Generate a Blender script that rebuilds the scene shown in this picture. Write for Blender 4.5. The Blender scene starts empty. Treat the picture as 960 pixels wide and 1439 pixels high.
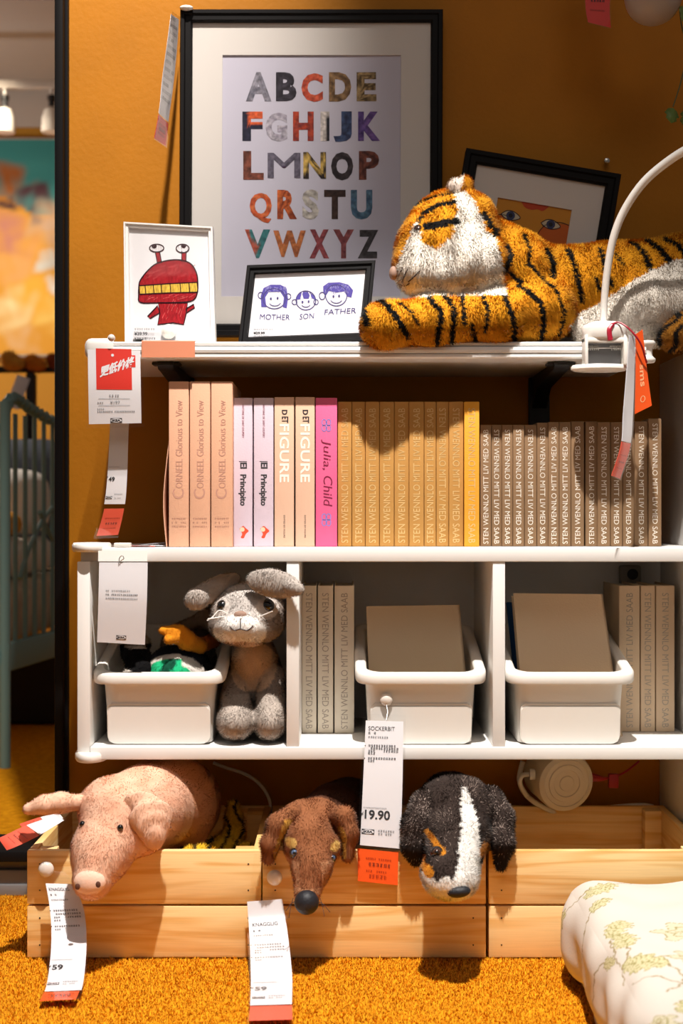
import bpy, bmesh, math, random
import numpy as np
from mathutils import Vector, Matrix, Euler
random.seed(7)
RNG = np.random.default_rng(11)
SC = bpy.context.scene
COL = SC.collection
PI = math.pi

# ------------------------------------------------------------------ camera, world, lights, exposure
EYE = 0.6
FPX = 2000.0
cam_d = bpy.data.cameras.new('camera')
cam = bpy.data.objects.new('camera', cam_d); COL.objects.link(cam)
cam.location = (0, 0, EYE); cam.rotation_euler = (PI / 2, 0, 0)
cam_d.lens = 36.0 * FPX / 1439.0; cam_d.sensor_width = 36.0
cam_d.clip_start = 0.05
cam_d.dof.use_dof = True; cam_d.dof.focus_distance = 1.97; cam_d.dof.aperture_fstop = 5.6
SC.camera = cam
SC.view_settings.view_transform = 'Standard'
SC.view_settings.look = 'None'
SC.view_settings.gamma = 1.0
SC.view_settings.use_curve_mapping = False
SC.view_settings.exposure = 0.0

w = bpy.data.worlds.new('showroom_ambient'); SC.world = w; w.use_nodes = True
w.node_tree.nodes['Background'].inputs[0].default_value = (1.0, 0.90, 0.82, 1)
w.node_tree.nodes['Background'].inputs[1].default_value = 0.12

def spot(name, loc, aim, power, size, blend, radius, color):
    d = bpy.data.lights.new(name, 'SPOT'); d.energy = power; d.spot_size = math.radians(size); d.spot_blend = blend
    d.shadow_soft_size = radius; d.color = color
    o = bpy.data.objects.new(name, d); COL.objects.link(o); o.location = loc
    o.rotation_euler = (Vector(aim) - Vector(loc)).to_track_quat('-Z', 'Y').to_euler()
    return o
spot('key_spotlight', (0.10, 0.98, 2.75), (0.04, 1.86, 0.12), 540, 35, 0.75, 0.022, (1.0, 0.935, 0.87))
spot('wall_spotlight', (-0.12, 1.15, 2.75), (-0.42, 2.24, 1.27), 330, 31, 1.0, 0.03, (1.0, 0.91, 0.82))

def area(name, loc, aim, power, sx, sy, color):
    d = bpy.data.lights.new(name, 'AREA'); d.shape = 'RECTANGLE'; d.size = sx; d.size_y = sy; d.energy = power; d.color = color
    o = bpy.data.objects.new(name, d); COL.objects.link(o); o.location = loc
    o.rotation_euler = (Vector(aim) - Vector(loc)).to_track_quat('-Z', 'Y').to_euler()
    return o
area('aisle_fill_light', (0.3, -1.0, 3.5), (0.0, 2.0, 0.5), 18, 2.2, 1.2, (1.0, 0.90, 0.82))  # unseen area light added as soft fill from the front
spot('bed_fill_spot', (-1.7, 4.2, 2.38), (-1.08, 4.0, 0.55), 95, 30, 0.7, 0.05, (1.0, 0.90, 0.78))  # unseen spot added to brighten the bedding
spot('painting_spotlight', (-1.5, 5.4, 2.5), (-1.55, 6.95, 1.5), 85, 55, 0.8, 0.05, (1.0, 0.84, 0.62))

def point(name, loc, power, r, color):
    d = bpy.data.lights.new(name, 'POINT'); d.energy = power; d.shadow_soft_size = r; d.color = color
    o = bpy.data.objects.new(name, d); COL.objects.link(o); o.location = loc; return o
point('bedroom_fill_light', (-2.5, 5.5, 1.5), 42, 0.15, (1.0, 0.93, 0.86))  # added out of view to lift the far ceiling and walls
# ------------------------------------------------------------------ helpers
def P(px, py, Y):
    return Vector(((px - 480.0) / FPX * Y, Y, EYE - (py - 719.5) / FPX * Y))

def lin(r, g, b):
    f = lambda c: (c / 255.0) / 12.92 if c / 255.0 <= 0.04045 else ((c / 255.0 + 0.055) / 1.055) ** 2.4
    return (f(r), f(g), f(b))

class MB:
    def __init__(s):
        s.v = []; s.f = []; s.m = []; s.sm = []; s.col = []
    def add(s, vs, fs, mat=0, smooth=False, mtx=None, col=(1, 1, 1)):
        n = len(s.v)
        for p in vs:
            s.v.append(mtx @ Vector(p) if mtx is not None else Vector(p))
            s.col.append(col)
        for f in fs:
            s.f.append([i + n for i in f]); s.m.append(mat); s.sm.append(smooth)
        return s
    def box(s, lo, hi, mat=0, bev=0.0, mtx=None, seg=2, col=(1, 1, 1)):
        lo = Vector(lo); hi = Vector(hi)
        bm = bmesh.new(); bmesh.ops.create_cube(bm, size=1.0)
        c = (lo + hi) / 2; d = hi - lo
        for v in bm.verts: v.co = Vector((v.co.x * d.x, v.co.y * d.y, v.co.z * d.z)) + c
        if bev > 0:
            bmesh.ops.bevel(bm, geom=list(bm.edges), offset=min(bev, 0.49 * min(d)), segments=seg, affect='EDGES', profile=0.5)
        bm.verts.index_update()
        s.add([v.co.copy() for v in bm.verts], [[v.index for v in f.verts] for f in bm.faces], mat, bev > 0, mtx, col)
        bm.free(); return s
    def tube(s, pts, r, mat=0, n=10, caps=True, closed=False, col=(1, 1, 1)):
        pts = [Vector(p) for p in pts]; k = len(pts)
        rs = r if isinstance(r, (list, tuple)) else [r] * k
        t0 = (pts[1] - pts[0]).normalized()
        u = t0.orthogonal().normalized(); vs = []
        for i in range(k):
            a = pts[i - 1] if (i > 0 or closed) else pts[0]
            b = pts[(i + 1) % k] if (i < k - 1 or closed) else pts[-1]
            t = (b - a).normalized()
            u = (u - t * u.dot(t)).normalized(); w_ = t.cross(u)
            for j in range(n):
                q = 2 * PI * j / n
                vs.append(pts[i] + (u * math.cos(q) + w_ * math.sin(q)) * rs[i])
        fs = []
        for i in range(k if closed else k - 1):
            i2 = (i + 1) % k
            for j in range(n):
                j2 = (j + 1) % n
                fs.append([i * n + j, i * n + j2, i2 * n + j2, i2 * n + j])
        if caps and not closed:
            fs.append(list(range(n))[::-1]); fs.append([(k - 1) * n + j for j in range(n)])
        return s.add(vs, fs, mat, True, None, col)
    def lathe(s, prof, mtx, mat=0, n=24, col=(1, 1, 1)):
        vs = []; fs = []
        for (r, z) in prof:
            for j in range(n):
                q = 2 * PI * j / n
                vs.append((r * math.cos(q), r * math.sin(q), z))
        k = len(prof)
        for i in range(k - 1):
            for j in range(n):
                j2 = (j + 1) % n
                fs.append([i * n + j, i * n + j2, (i + 1) * n + j2, (i + 1) * n + j])
        fs.append(list(range(n))[::-1]); fs.append([(k - 1) * n + j for j in range(n)])
        return s.add(vs, fs, mat, True, mtx, col)
    def prism(s, poly, fn, d0, d1, mat=0, smooth=False, col=(1, 1, 1)):
        """poly of (a,b); fn(a,b,d)->point; extruded from d0 to d1"""
        n = len(poly)
        vs = [fn(a, b, d0) for a, b in poly] + [fn(a, b, d1) for a, b in poly]
        fs = [list(range(n)), [n + i for i in range(n)][::-1]] + [[i, n + i, n + (i + 1) % n, (i + 1) % n] for i in range(n)]
        return s.add(vs, fs, mat, smooth, None, col)
    def poly(s, pts, mat=0, col=(1, 1, 1)):
        return s.add(pts, [list(range(len(pts)))], mat, False, None, col)
    def grid(s, fn, nu, nv, mat=0, smooth=True, colfn=None):
        n = len(s.v)
        for j in range(nv + 1):
            for i in range(nu + 1):
                p = fn(i / nu, j / nv); s.v.append(Vector(p)); s.col.append(colfn(i / nu, j / nv) if colfn else (1, 1, 1))
        for j in range(nv):
            for i in range(nu):
                a = n + j * (nu + 1) + i
                s.f.append([a, a + 1, a + nu + 2, a + nu + 1]); s.m.append(mat); s.sm.append(smooth)
        return s

ORG = {}
def props(o, label=None, cat=None, group=None, kind=None):
    if label: o['label'] = label
    if cat: o['category'] = cat
    if group: o['group'] = group
    if kind: o['kind'] = kind
    return o
def thing(name, loc, label, cat, group=None):
    o = bpy.data.objects.new(name, None); COL.objects.link(o); o.location = loc
    o.empty_display_size = 0.02
    ORG[o.name] = Vector(loc)
    return props(o, label, cat, group)
def finish(name, me, parent, org):
    o = bpy.data.objects.new(name, me); COL.objects.link(o)
    if parent is not None: o.parent = parent
    else: o.location = org
    ORG[o.name] = Vector(org)
    return o
def obj(name, mb, mats, parent=None, smooth_angle=40):
    if not isinstance(mats, (list, tuple)): mats = [mats]
    V = np.array([tuple(p) for p in mb.v], dtype=np.float64)
    if parent is not None: org = ORG[parent.name]
    else:
        lo = V.min(0); hi = V.max(0); org = Vector(((lo[0] + hi[0]) / 2, (lo[1] + hi[1]) / 2, lo[2]))
    V = V - np.array(org)
    me = bpy.data.meshes.new(name)
    me.from_pydata(V.tolist(), [], mb.f)
    if me.validate(): print('repaired', name)
    for m in mats: me.materials.append(m)
    me.polygons.foreach_set('material_index', mb.m)
    me.polygons.foreach_set('use_smooth', mb.sm)
    ca = me.color_attributes.new('Col', 'FLOAT_COLOR', 'POINT')
    c4 = np.ones((len(V), 4), dtype=np.float32); c4[:, :3] = np.array(mb.col, dtype=np.float32)
    ca.data.foreach_set('color', c4.ravel())
    me.update()
    if any(mb.sm):
        try: me.set_sharp_from_angle(angle=math.radians(smooth_angle))
        except Exception: pass
    return finish(name, me, parent, org)
def struct(name, mb, mats, label=None):
    o = obj(name, mb, mats); o['kind'] = 'structure'
    if label: o['label'] = label
    return o

# ---- materials
def nodes(name):
    m = bpy.data.materials.new(name); m.use_nodes = True
    nt = m.node_tree; b = nt.nodes['Principled BSDF']
    return m, nt, b
def N(nt, t, **kw):
    n = nt.nodes.new(t)
    for k, v in kw.items():
        if k.startswith('i_'): n.inputs[k[2:].replace('_', ' ')].default_value = v
        else: setattr(n, k, v)
    return n
def mat(name, c, rough=0.5, spec=0.4, bump=0.0, bscale=80.0, var=0.0, vscale=20.0, metal=0.0, coat=0.0, sheen=0.0):
    m, nt, b = nodes(name); L = nt.links
    b.inputs['Base Color'].default_value = (*c, 1); b.inputs['Roughness'].default_value = rough
    b.inputs['Specular IOR Level'].default_value = spec; b.inputs['Metallic'].default_value = metal
    if coat: b.inputs['Coat Weight'].default_value = coat; b.inputs['Coat Roughness'].default_value = 0.15
    if sheen: b.inputs['Sheen Weight'].default_value = sheen
    tc = N(nt, 'ShaderNodeTexCoord')
    if var > 0:
        n1 = N(nt, 'ShaderNodeTexNoise'); n1.inputs['Scale'].default_value = vscale; n1.inputs['Detail'].default_value = 4
        L.new(tc.outputs['Object'], n1.inputs['Vector'])
        r = N(nt, 'ShaderNodeValToRGB'); r.color_ramp.elements[0].position = 0.3; r.color_ramp.elements[1].position = 0.7
        r.color_ramp.elements[0].color = (*[max(0, x * (1 - var)) for x in c], 1); r.color_ramp.elements[1].color = (*[min(1, x * (1 + var)) for x in c], 1)
        L.new(n1.outputs['Fac'], r.inputs['Fac']); L.new(r.outputs['Color'], b.inputs['Base Color'])
    if bump > 0:
        n2 = N(nt, 'ShaderNodeTexNoise'); n2.inputs['Scale'].default_value = bscale; n2.inputs['Detail'].default_value = 5
        L.new(tc.outputs['Object'], n2.inputs['Vector'])
        bp = N(nt, 'ShaderNodeBump'); bp.inputs['Strength'].default_value = bump; bp.inputs['Distance'].default_value = 0.002
        L.new(n2.outputs['Fac'], bp.inputs['Height']); L.new(bp.outputs['Normal'], b.inputs['Normal'])
    return m
def attr_mat(name, rough=0.9, spec=0.1, sheen=0.0, noise=0.0, nscale=60.0, stretch=None, bump=0.0):
    """the mesh's own colours, with optional crayon / print mottling"""
    m, nt, b = nodes(name); L = nt.links
    a = N(nt, 'ShaderNodeAttribute', attribute_name='Col')
    b.inputs['Roughness'].default_value = rough; b.inputs['Specular IOR Level'].default_value = spec
    if sheen: b.inputs['Sheen Weight'].default_value = sheen
    out = a.outputs['Color']
    if noise > 0 or bump > 0:
        tc = N(nt, 'ShaderNodeTexCoord'); mp = N(nt, 'ShaderNodeMapping')
        if stretch: mp.inputs['Scale'].default_value = stretch
        L.new(tc.outputs['Object'], mp.inputs['Vector'])
        n1 = N(nt, 'ShaderNodeTexNoise'); n1.inputs['Scale'].default_value = nscale; n1.inputs['Detail'].default_value = 5
        L.new(mp.outputs['Vector'], n1.inputs['Vector'])
        if noise > 0:
            r = N(nt, 'ShaderNodeMapRange'); r.inputs['From Min'].default_value = 0.3; r.inputs['From Max'].default_value = 0.7
            r.inputs['To Min'].default_value = 1 - noise; r.inputs['To Max'].default_value = 1 + noise
            L.new(n1.outputs['Fac'], r.inputs['Value'])
            mx = N(nt, 'ShaderNodeVectorMath', operation='SCALE'); L.new(out, mx.inputs[0]); L.new(r.outputs['Result'], mx.inputs['Scale'])
            out = mx.outputs['Vector']
        if bump > 0:
            bp = N(nt, 'ShaderNodeBump'); bp.inputs['Strength'].default_value = bump; bp.inputs['Distance'].default_value = 0.002
            L.new(n1.outputs['Fac'], bp.inputs['Height']); L.new(bp.outputs['Normal'], b.inputs['Normal'])
    L.new(out, b.inputs['Base Color'])
    return m
def clear_mat(name, gloss=0.12, tint=(1, 1, 1), rough=0.08):
    m = bpy.data.materials.new(name); m.use_nodes = True; nt = m.node_tree; nt.nodes.clear(); L = nt.links
    o = N(nt, 'ShaderNodeOutputMaterial'); t = N(nt, 'ShaderNodeBsdfTransparent'); g = N(nt, 'ShaderNodeBsdfGlossy'); x = N(nt, 'ShaderNodeMixShader')
    t.inputs['Color'].default_value = (*tint, 1); g.inputs['Roughness'].default_value = rough
    lw = N(nt, 'ShaderNodeLayerWeight'); lw.inputs['Blend'].default_value = 0.25
    ma = N(nt, 'ShaderNodeMath', operation='MULTIPLY_ADD'); ma.inputs[1].default_value = 0.16; ma.inputs[2].default_value = gloss * 0.25
    L.new(lw.outputs['Fresnel'], ma.inputs[0])
    L.new(ma.outputs['Value'], x.inputs['Fac']); L.new(t.outputs['BSDF'], x.inputs[1]); L.new(g.outputs['BSDF'], x.inputs[2]); L.new(x.outputs['Shader'], o.inputs['Surface'])
    return m
def wood_mat(name, c1, c2):
    m, nt, b = nodes(name); L = nt.links
    tc = N(nt, 'ShaderNodeTexCoord'); a = N(nt, 'ShaderNodeAttribute', attribute_name='Col')
    sc = N(nt, 'ShaderNodeVectorMath', operation='SCALE'); sc.inputs['Scale'].default_value = 3.0; L.new(a.outputs['Vector'], sc.inputs[0])
    ad = N(nt, 'ShaderNodeVectorMath', operation='ADD'); L.new(tc.outputs['Object'], ad.inputs[0]); L.new(sc.outputs['Vector'], ad.inputs[1])
    mp = N(nt, 'ShaderNodeMapping'); mp.inputs['Scale'].default_value = (1.1, 1.1, 16.0); L.new(ad.outputs['Vector'], mp.inputs['Vector'])
    n1 = N(nt, 'ShaderNodeTexNoise'); n1.inputs['Scale'].default_value = 2.6; n1.inputs['Detail'].default_value = 2; n1.inputs['Distortion'].default_value = 0.6
    L.new(mp.outputs['Vector'], n1.inputs['Vector'])
    ml = N(nt, 'ShaderNodeMath', operation='MULTIPLY'); ml.inputs[1].default_value = 7.0; L.new(n1.outputs['Fac'], ml.inputs[0])
    fr = N(nt, 'ShaderNodeMath', operation='PINGPONG'); fr.inputs[1].default_value = 1.0; L.new(ml.outputs['Value'], fr.inputs[0])
    r = N(nt, 'ShaderNodeValToRGB'); r.color_ramp.elements[0].color = (*c1, 1); r.color_ramp.elements[1].color = (*c2, 1)
    r.color_ramp.elements[0].position = 0.35; r.color_ramp.elements[1].position = 1.0
    L.new(fr.outputs['Value'], r.inputs['Fac'])
    mp2 = N(nt, 'ShaderNodeMapping'); mp2.inputs['Scale'].default_value = (8, 8, 400); L.new(ad.outputs['Vector'], mp2.inputs['Vector'])
    n2 = N(nt, 'ShaderNodeTexNoise'); n2.inputs['Scale'].default_value = 2.0; n2.inputs['Detail'].default_value = 3; L.new(mp2.outputs['Vector'], n2.inputs['Vector'])
    mr = N(nt, 'ShaderNodeMapRange'); mr.inputs['To Min'].default_value = 0.86; mr.inputs['To Max'].default_value = 1.12; L.new(n2.outputs['Fac'], mr.inputs['Value'])
    mx = N(nt, 'ShaderNodeVectorMath', operation='SCALE'); L.new(r.outputs['Color'], mx.inputs[0]); L.new(mr.outputs['Result'], mx.inputs['Scale'])
    L.new(mx.outputs['Vector'], b.inputs['Base Color']); b.inputs['Roughness'].default_value = 0.55; b.inputs['Specular IOR Level'].default_value = 0.3
    return m

# ---- lettering
_vf = {}
def text_mesh(s, bold=0.0, shear=0.0):
    if 'M' in s: bold = 0.0
    key = (s, bold, shear)
    if key in _vf: return _vf[key]
    cu = bpy.data.curves.new('lettering', 'FONT'); cu.body = s; cu.size = 1.0; cu.offset = bold; cu.shear = shear; cu.resolution_u = 3
    o = bpy.data.objects.new('lettering', cu); COL.objects.link(o)
    dg = bpy.context.evaluated_depsgraph_get(); dg.update()
    me = bpy.data.meshes.new_from_object(o.evaluated_get(dg))
    vs = [(v.co.x, v.co.y) for v in me.vertices]; fs = [list(p.vertices) for p in me.polygons]
    bpy.data.objects.remove(o); bpy.data.meshes.remove(me); bpy.data.curves.remove(cu)
    _vf[key] = (vs, fs); return vs, fs
def put_text(mb, s, fn, h, width=None, m=0, bold=0.0, shear=0.0, col=(0, 0, 0), cut=0, colfn=None, center=False):
    """letters of cap height h (metres); fn(x,y)->point with x along the line, y up"""
    vs, fs = text_mesh(s, bold, shear)
    if not vs: return 0
    xs = [v[0] for v in vs]; ys = [v[1] for v in vs]
    cap = 0.69
    k = h / cap; x0 = min(xs)
    kx = (width / (max(xs) - x0)) if width else k
    W_ = (max(xs) - x0) * kx
    ox = -W_ / 2 if center else 0
    pts = [((x - x0) * kx + ox, y * k) for x, y in vs]
    if cut:
        bm = bmesh.new(); bv = [bm.verts.new((a, b, 0)) for a, b in pts]
        for f in fs:
            try: bm.faces.new([bv[i] for i in f])
            except ValueError: pass
        bmesh.ops.triangulate(bm, faces=list(bm.faces))
        bmesh.ops.subdivide_edges(bm, edges=list(bm.edges), cuts=cut, use_grid_fill=True)
        bm.verts.index_update()
        pts = [(v.co.x, v.co.y) for v in bm.verts]; fs = [[v.index for v in f.verts] for f in bm.faces]; bm.free()
    n = len(mb.v)
    for a, b in pts:
        mb.v.append(Vector(fn(a, b))); mb.col.append(colfn(a / max(W_, 1e-9) + (0.5 if center else 0), b / h) if colfn else col)
    for f in fs:
        mb.f.append([i + n for i in f]); mb.m.append(m); mb.sm.append(False)
    return W_
def put_glyphs(mb, fn, n, h, m=0, col=(0, 0, 0), pitch=1.05, seed=0):
    """a row of small unreadable print: n little strokes-in-a-square signs of height h"""
    rr = random.Random(seed)
    for i in range(n):
        x = i * h * pitch
        if rr.random() < 0.06: continue
        for j in range(3):
            y = h * (0.1 + 0.36 * j); a = x + h * rr.uniform(0, 0.25); b = x + h * rr.uniform(0.6, 0.92)
            mb.poly([fn(a, y), fn(b, y), fn(b, y + h * 0.13), fn(a, y + h * 0.13)], m, col)
        for j in range(2):
            a = x + h * rr.uniform(0.1, 0.75)
            mb.poly([fn(a, 0), fn(a + h * 0.13, 0), fn(a + h * 0.13, h * 0.95), fn(a, h * 0.95)], m, col)
def stroke(mb, pts, fn, wd, m=0, col=(0, 0, 0), closed=False):
    """a drawn line of width wd through 2-D points"""
    k = len(pts); V = []
    for i in range(k):
        a = pts[i - 1] if (i > 0 or closed) else pts[0]; b = pts[(i + 1) % k] if (i < k - 1 or closed) else pts[-1]
        dx, dy = b[0] - a[0], b[1] - a[1]; l = math.hypot(dx, dy) or 1
        nx, ny = -dy / l * wd / 2, dx / l * wd / 2
        V.append(fn(pts[i][0] + nx, pts[i][1] + ny)); V.append(fn(pts[i][0] - nx, pts[i][1] - ny))
    F = [[2 * i, 2 * i + 1, 2 * ((i + 1) % k) + 1, 2 * ((i + 1) % k)] for i in range(k if closed else k - 1)]
    mb.add(V, F, m, False, None, col)
def circle(cx, cy, rx, ry=None, n=28, a0=0.0, a1=2 * PI):
    ry = rx if ry is None else ry
    full = abs(a1 - a0 - 2 * PI) < 1e-6
    return [(cx + rx * math.cos(a0 + (a1 - a0) * i / (n if full else n - 1)), cy + ry * math.sin(a0 + (a1 - a0) * i / (n if full else n - 1))) for i in range(n)]
def crom(pts, n=8):
    """smooth curve through points (tuples of any length)"""
    out = []; k = len(pts); A = [np.array(p, dtype=float) for p in pts]
    for i in range(k - 1):
        p0 = A[max(i - 1, 0)]; p1 = A[i]; p2 = A[i + 1]; p3 = A[min(i + 2, k - 1)]
        for j in range(n):
            t = j / n
            out.append(0.5 * ((2 * p1) + (-p0 + p2) * t + (2 * p0 - 5 * p1 + 4 * p2 - p3) * t * t + (-p0 + 3 * p1 - 3 * p2 + p3) * t ** 3))
    out.append(A[-1]); return out

# ---- soft toys: smooth solid grown from ellipsoids and tapered limbs, with short pile
def rotm(r): return np.array(Euler([math.radians(a) for a in r]).to_matrix())
def e(px, py, Y, rx, ry, rz, rot=(0, 0, 0), k=None):
    s = Y / FPX; return ('e', np.array(P(px, py, Y)), np.array((rx, ry, rz)) * s, rotm(rot), k)
def c(a, b, k=None):
    (x0, y0, Y0, r0), (x1, y1, Y1, r1) = a, b
    return ('c', np.array(P(x0, y0, Y0)), np.array(P(x1, y1, Y1)), r0 * Y0 / FPX, r1 * Y1 / FPX, k)
def limb(*pts): return [c(pts[i], pts[i + 1]) for i in range(len(pts) - 1)]
def sdf(prims, k, p):
    d = None
    for q in prims:
        if q[0] == 'e':
            l = (p - q[1]) @ q[3]
            k0 = np.sqrt(((l / q[2]) ** 2).sum(-1)) + 1e-9; k1 = np.sqrt(((l / q[2] ** 2) ** 2).sum(-1)) + 1e-9
            di = k0 * (k0 - 1) / k1; kk = q[4]
        else:
            ba = q[2] - q[1]; pa = p - q[1]
            t = np.clip((pa @ ba) / max(ba @ ba, 1e-12), 0, 1)
            di = np.sqrt(((pa - t[..., None] * ba) ** 2).sum(-1)) - (q[3] + (q[4] - q[3]) * t); kk = q[5]
        if d is None: d = di; continue
        kk = kk or k
        h = np.clip(0.5 + 0.5 * (d - di) / kk, 0, 1)
        d = d * (1 - h) + di * h - kk * h * (1 - h)
    return d
def grad(prims, k, p, ep=1e-3):
    g = np.zeros_like(p)
    for a in range(3):
        dv = np.zeros(3); dv[a] = ep
        g[:, a] = sdf(prims, k, p + dv) - sdf(prims, k, p - dv)
    return g / (np.linalg.norm(g, axis=1, keepdims=True) + 1e-12)
def nets(prims, k, h, lump=None):
    lo = np.full(3, 1e9); hi = np.full(3, -1e9)
    for q in prims:
        if q[0] == 'e': r = q[2].max(); pts = [(q[1], r)]
        else: pts = [(q[1], q[3]), (q[2], q[4])]
        for p, r in pts: lo = np.minimum(lo, p - r); hi = np.maximum(hi, p + r)
    lo -= 3 * h + k * 0.4; hi += 3 * h + k * 0.4
    n = np.ceil((hi - lo) / h).astype(int) + 1
    ax = [lo[a] + h * np.arange(n[a]) for a in range(3)]
    G = np.stack(np.meshgrid(*ax, indexing='ij'), -1)
    F = sdf(prims, k, G.reshape(-1, 3)).reshape(n)
    S = F < 0
    cs = np.zeros(n - 1, dtype=int); acc = np.zeros((*(n - 1), 3)); cnt = np.zeros(n - 1)
    X, Y, Z = n - 1
    cor = {}
    for i in (0, 1):
        for j in (0, 1):
            for l in (0, 1):
                cor[i, j, l] = (slice(i, i + X), slice(j, j + Y), slice(l, l + Z)); cs += S[cor[i, j, l]]
    act = (cs > 0) & (cs < 8)
    for a in range(3):
        for u in (0, 1):
            for v in (0, 1):
                c0 = [0, 0, 0]; o1, o2 = [b for b in range(3) if b != a]
                c0[o1] = u; c0[o2] = v; c1 = list(c0); c1[a] = 1
                f0 = F[cor[tuple(c0)]]; f1 = F[cor[tuple(c1)]]
                x = (f0 < 0) != (f1 < 0)
                t = np.where(x, f0 / np.where(x, f0 - f1, 1), 0)
                for b in range(3):
                    acc[..., b] += np.where(x, (t if b == a else c0[b]), 0)
                cnt += x
    idx = -np.ones(n - 1, dtype=int); I = np.argwhere(act); idx[act] = np.arange(len(I))
    V = lo + h * (I + acc[act] / cnt[act][:, None])
    Q = []
    for a in range(3):
        o1, o2 = (a + 1) % 3, (a + 2) % 3
        sl0 = [slice(None)] * 3; sl1 = [slice(None)] * 3
        sl0[a] = slice(0, n[a] - 1); sl1[a] = slice(1, n[a])
        for o in (o1, o2): sl0[o] = slice(1, n[o] - 1); sl1[o] = slice(1, n[o] - 1)
        s0 = S[tuple(sl0)]; s1 = S[tuple(sl1)]
        E = np.argwhere(s0 != s1)
        fl = s0[s0 != s1]
        E[:, o1] += 1; E[:, o2] += 1
        def cell(d1, d2):
            q = E.copy(); q[:, o1] += d1; q[:, o2] += d2; return idx[q[:, 0], q[:, 1], q[:, 2]]
        q = np.stack([cell(-1, -1), cell(0, -1), cell(0, 0), cell(-1, 0)], 1)
        q[~fl] = q[~fl][:, ::-1]
        Q.append(q)
    Q = np.concatenate(Q)
    for _ in range(2):
        g = grad(prims, k, V); V = V - g * np.clip(sdf(prims, k, V), -h, h)[:, None]
    return V, Q
def np_mesh(name, V, faces_list, Cc, Nn, mats, parent, org=None):
    """faces_list: arrays (n,3)/(n,4)"""
    me = bpy.data.meshes.new(name)
    loops = np.concatenate([f.ravel() for f in faces_list]); sizes = np.concatenate([np.full(len(f), f.shape[1]) for f in faces_list])
    org = ORG[parent.name] if parent is not None else Vector(org)
    me.vertices.add(len(V)); me.vertices.foreach_set('co', (V - np.array(org)).astype(np.float32).ravel())
    me.loops.add(len(loops)); me.loops.foreach_set('vertex_index', loops.astype(np.int32))
    me.polygons.add(len(sizes)); st = np.concatenate([[0], np.cumsum(sizes)[:-1]])
    me.polygons.foreach_set('loop_start', st.astype(np.int32))
    me.polygons.foreach_set('use_smooth', np.ones(len(sizes), dtype=bool))
    for m in (mats if isinstance(mats, list) else [mats]): me.materials.append(m)
    me.update(calc_edges=True)
    ca = me.color_attributes.new('Col', 'FLOAT_COLOR', 'POINT')
    c4 = np.ones((len(V), 4), dtype=np.float32); c4[:, :3] = np.clip(Cc, 0, 1); ca.data.foreach_set('color', c4.ravel())
    if Nn is not None: me.normals_split_custom_set_from_vertices(Nn.astype(np.float32))
    return finish(name, me, parent, org)
def pile(V, tri, nrm, dens, length, width, lay, jit, colf, cvar, frost=None, soft=0.18, swirl=1.0):
    """short fibres over triangles: returns verts, faces, colours, normals"""
    a, b, c_ = V[tri[:, 0]], V[tri[:, 1]], V[tri[:, 2]]
    ar = 0.5 * np.linalg.norm(np.cross(b - a, c_ - a), axis=1)
    n = int(ar.sum() * dens)
    t = RNG.choice(len(tri), n, p=ar / ar.sum())
    u = RNG.random((n, 2)); fl = u.sum(1) > 1; u[fl] = 1 - u[fl]
    w0 = 1 - u.sum(1)
    mix = lambda A: A[tri[t, 0]] * w0[:, None] + A[tri[t, 1]] * u[:, :1] + A[tri[t, 2]] * u[:, 1:]
    p = mix(V); nn = mix(nrm); nn /= np.linalg.norm(nn, axis=1, keepdims=True) + 1e-9
    # neighbouring fibres lean the same way: smooth swirl from sines plus jitter
    q = p * 190.0
    sw = np.stack([np.sin(q[:, 1] + 1.3 * np.sin(q[:, 2] * .7)), np.sin(q[:, 2] + 1.7 * np.sin(q[:, 0] * .6)), np.sin(q[:, 0] + 1.1 * np.sin(q[:, 1] * .8))], 1)
    d = nn + np.array(lay) + sw * jit * swirl + RNG.normal(0, jit * 0.8, (n, 3))
    d -= nn * np.minimum((d * nn).sum(1, keepdims=True) - 0.25, 0)
    d /= np.linalg.norm(d, axis=1, keepdims=True)
    L = length * RNG.uniform(0.55, 1.15, n)
    sd = np.cross(d, nn + RNG.normal(0, 0.12, (n, 3))); sd /= np.linalg.norm(sd, axis=1, keepdims=True) + 1e-9
    base = p - nn * length * 0.1
    v0 = base + sd * width * 0.5; v1 = base - sd * width * 0.5; v2 = base + d * L[:, None]
    flip = (np.cross(v1 - v0, v2 - v0) * nn).sum(1) < 0
    v0[flip], v1[flip] = v1[flip].copy(), v0[flip].copy()
    VV = np.stack([v0, v1, v2], 1).reshape(-1, 3)
    cc = colf(p) * (1 + RNG.normal(0, cvar, (n, 1)))
    if frost is not None:
        f = RNG.random(n) < frost[0](p); cc[f] = np.array(frost[1]) * RNG.uniform(0.6, 1.2, (f.sum(), 1))
    CC = np.repeat(cc, 3, 0)
    nd = nn + d * soft; nd /= np.linalg.norm(nd, axis=1, keepdims=True)
    return VV, np.arange(3 * n).reshape(-1, 3), CC, np.repeat(nd, 3, 0)
def plush(name, prims, colf, parent, mats, h=0.004, k=0.012, dens=450000, length=0.006, width=0.0009, lay=(0, 0, -0.35), jit=0.35, cvar=0.10, frost=None):
    V, Q = nets(prims, k, h)
    nrm = grad(prims, k, V)
    tri = np.concatenate([Q[:, [0, 1, 2]], Q[:, [0, 2, 3]]])
    cb = colf(V) * 0.92
    fv, ff, fc, fn = pile(V, tri, nrm, dens, length, width, lay, jit, colf, cvar, frost)
    VV = np.concatenate([V, fv]); CC = np.concatenate([cb, fc]); NN = np.concatenate([nrm, fn])
    return np_mesh(name, VV, [Q, ff + len(V)], CC, NN, mats, parent)
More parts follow.
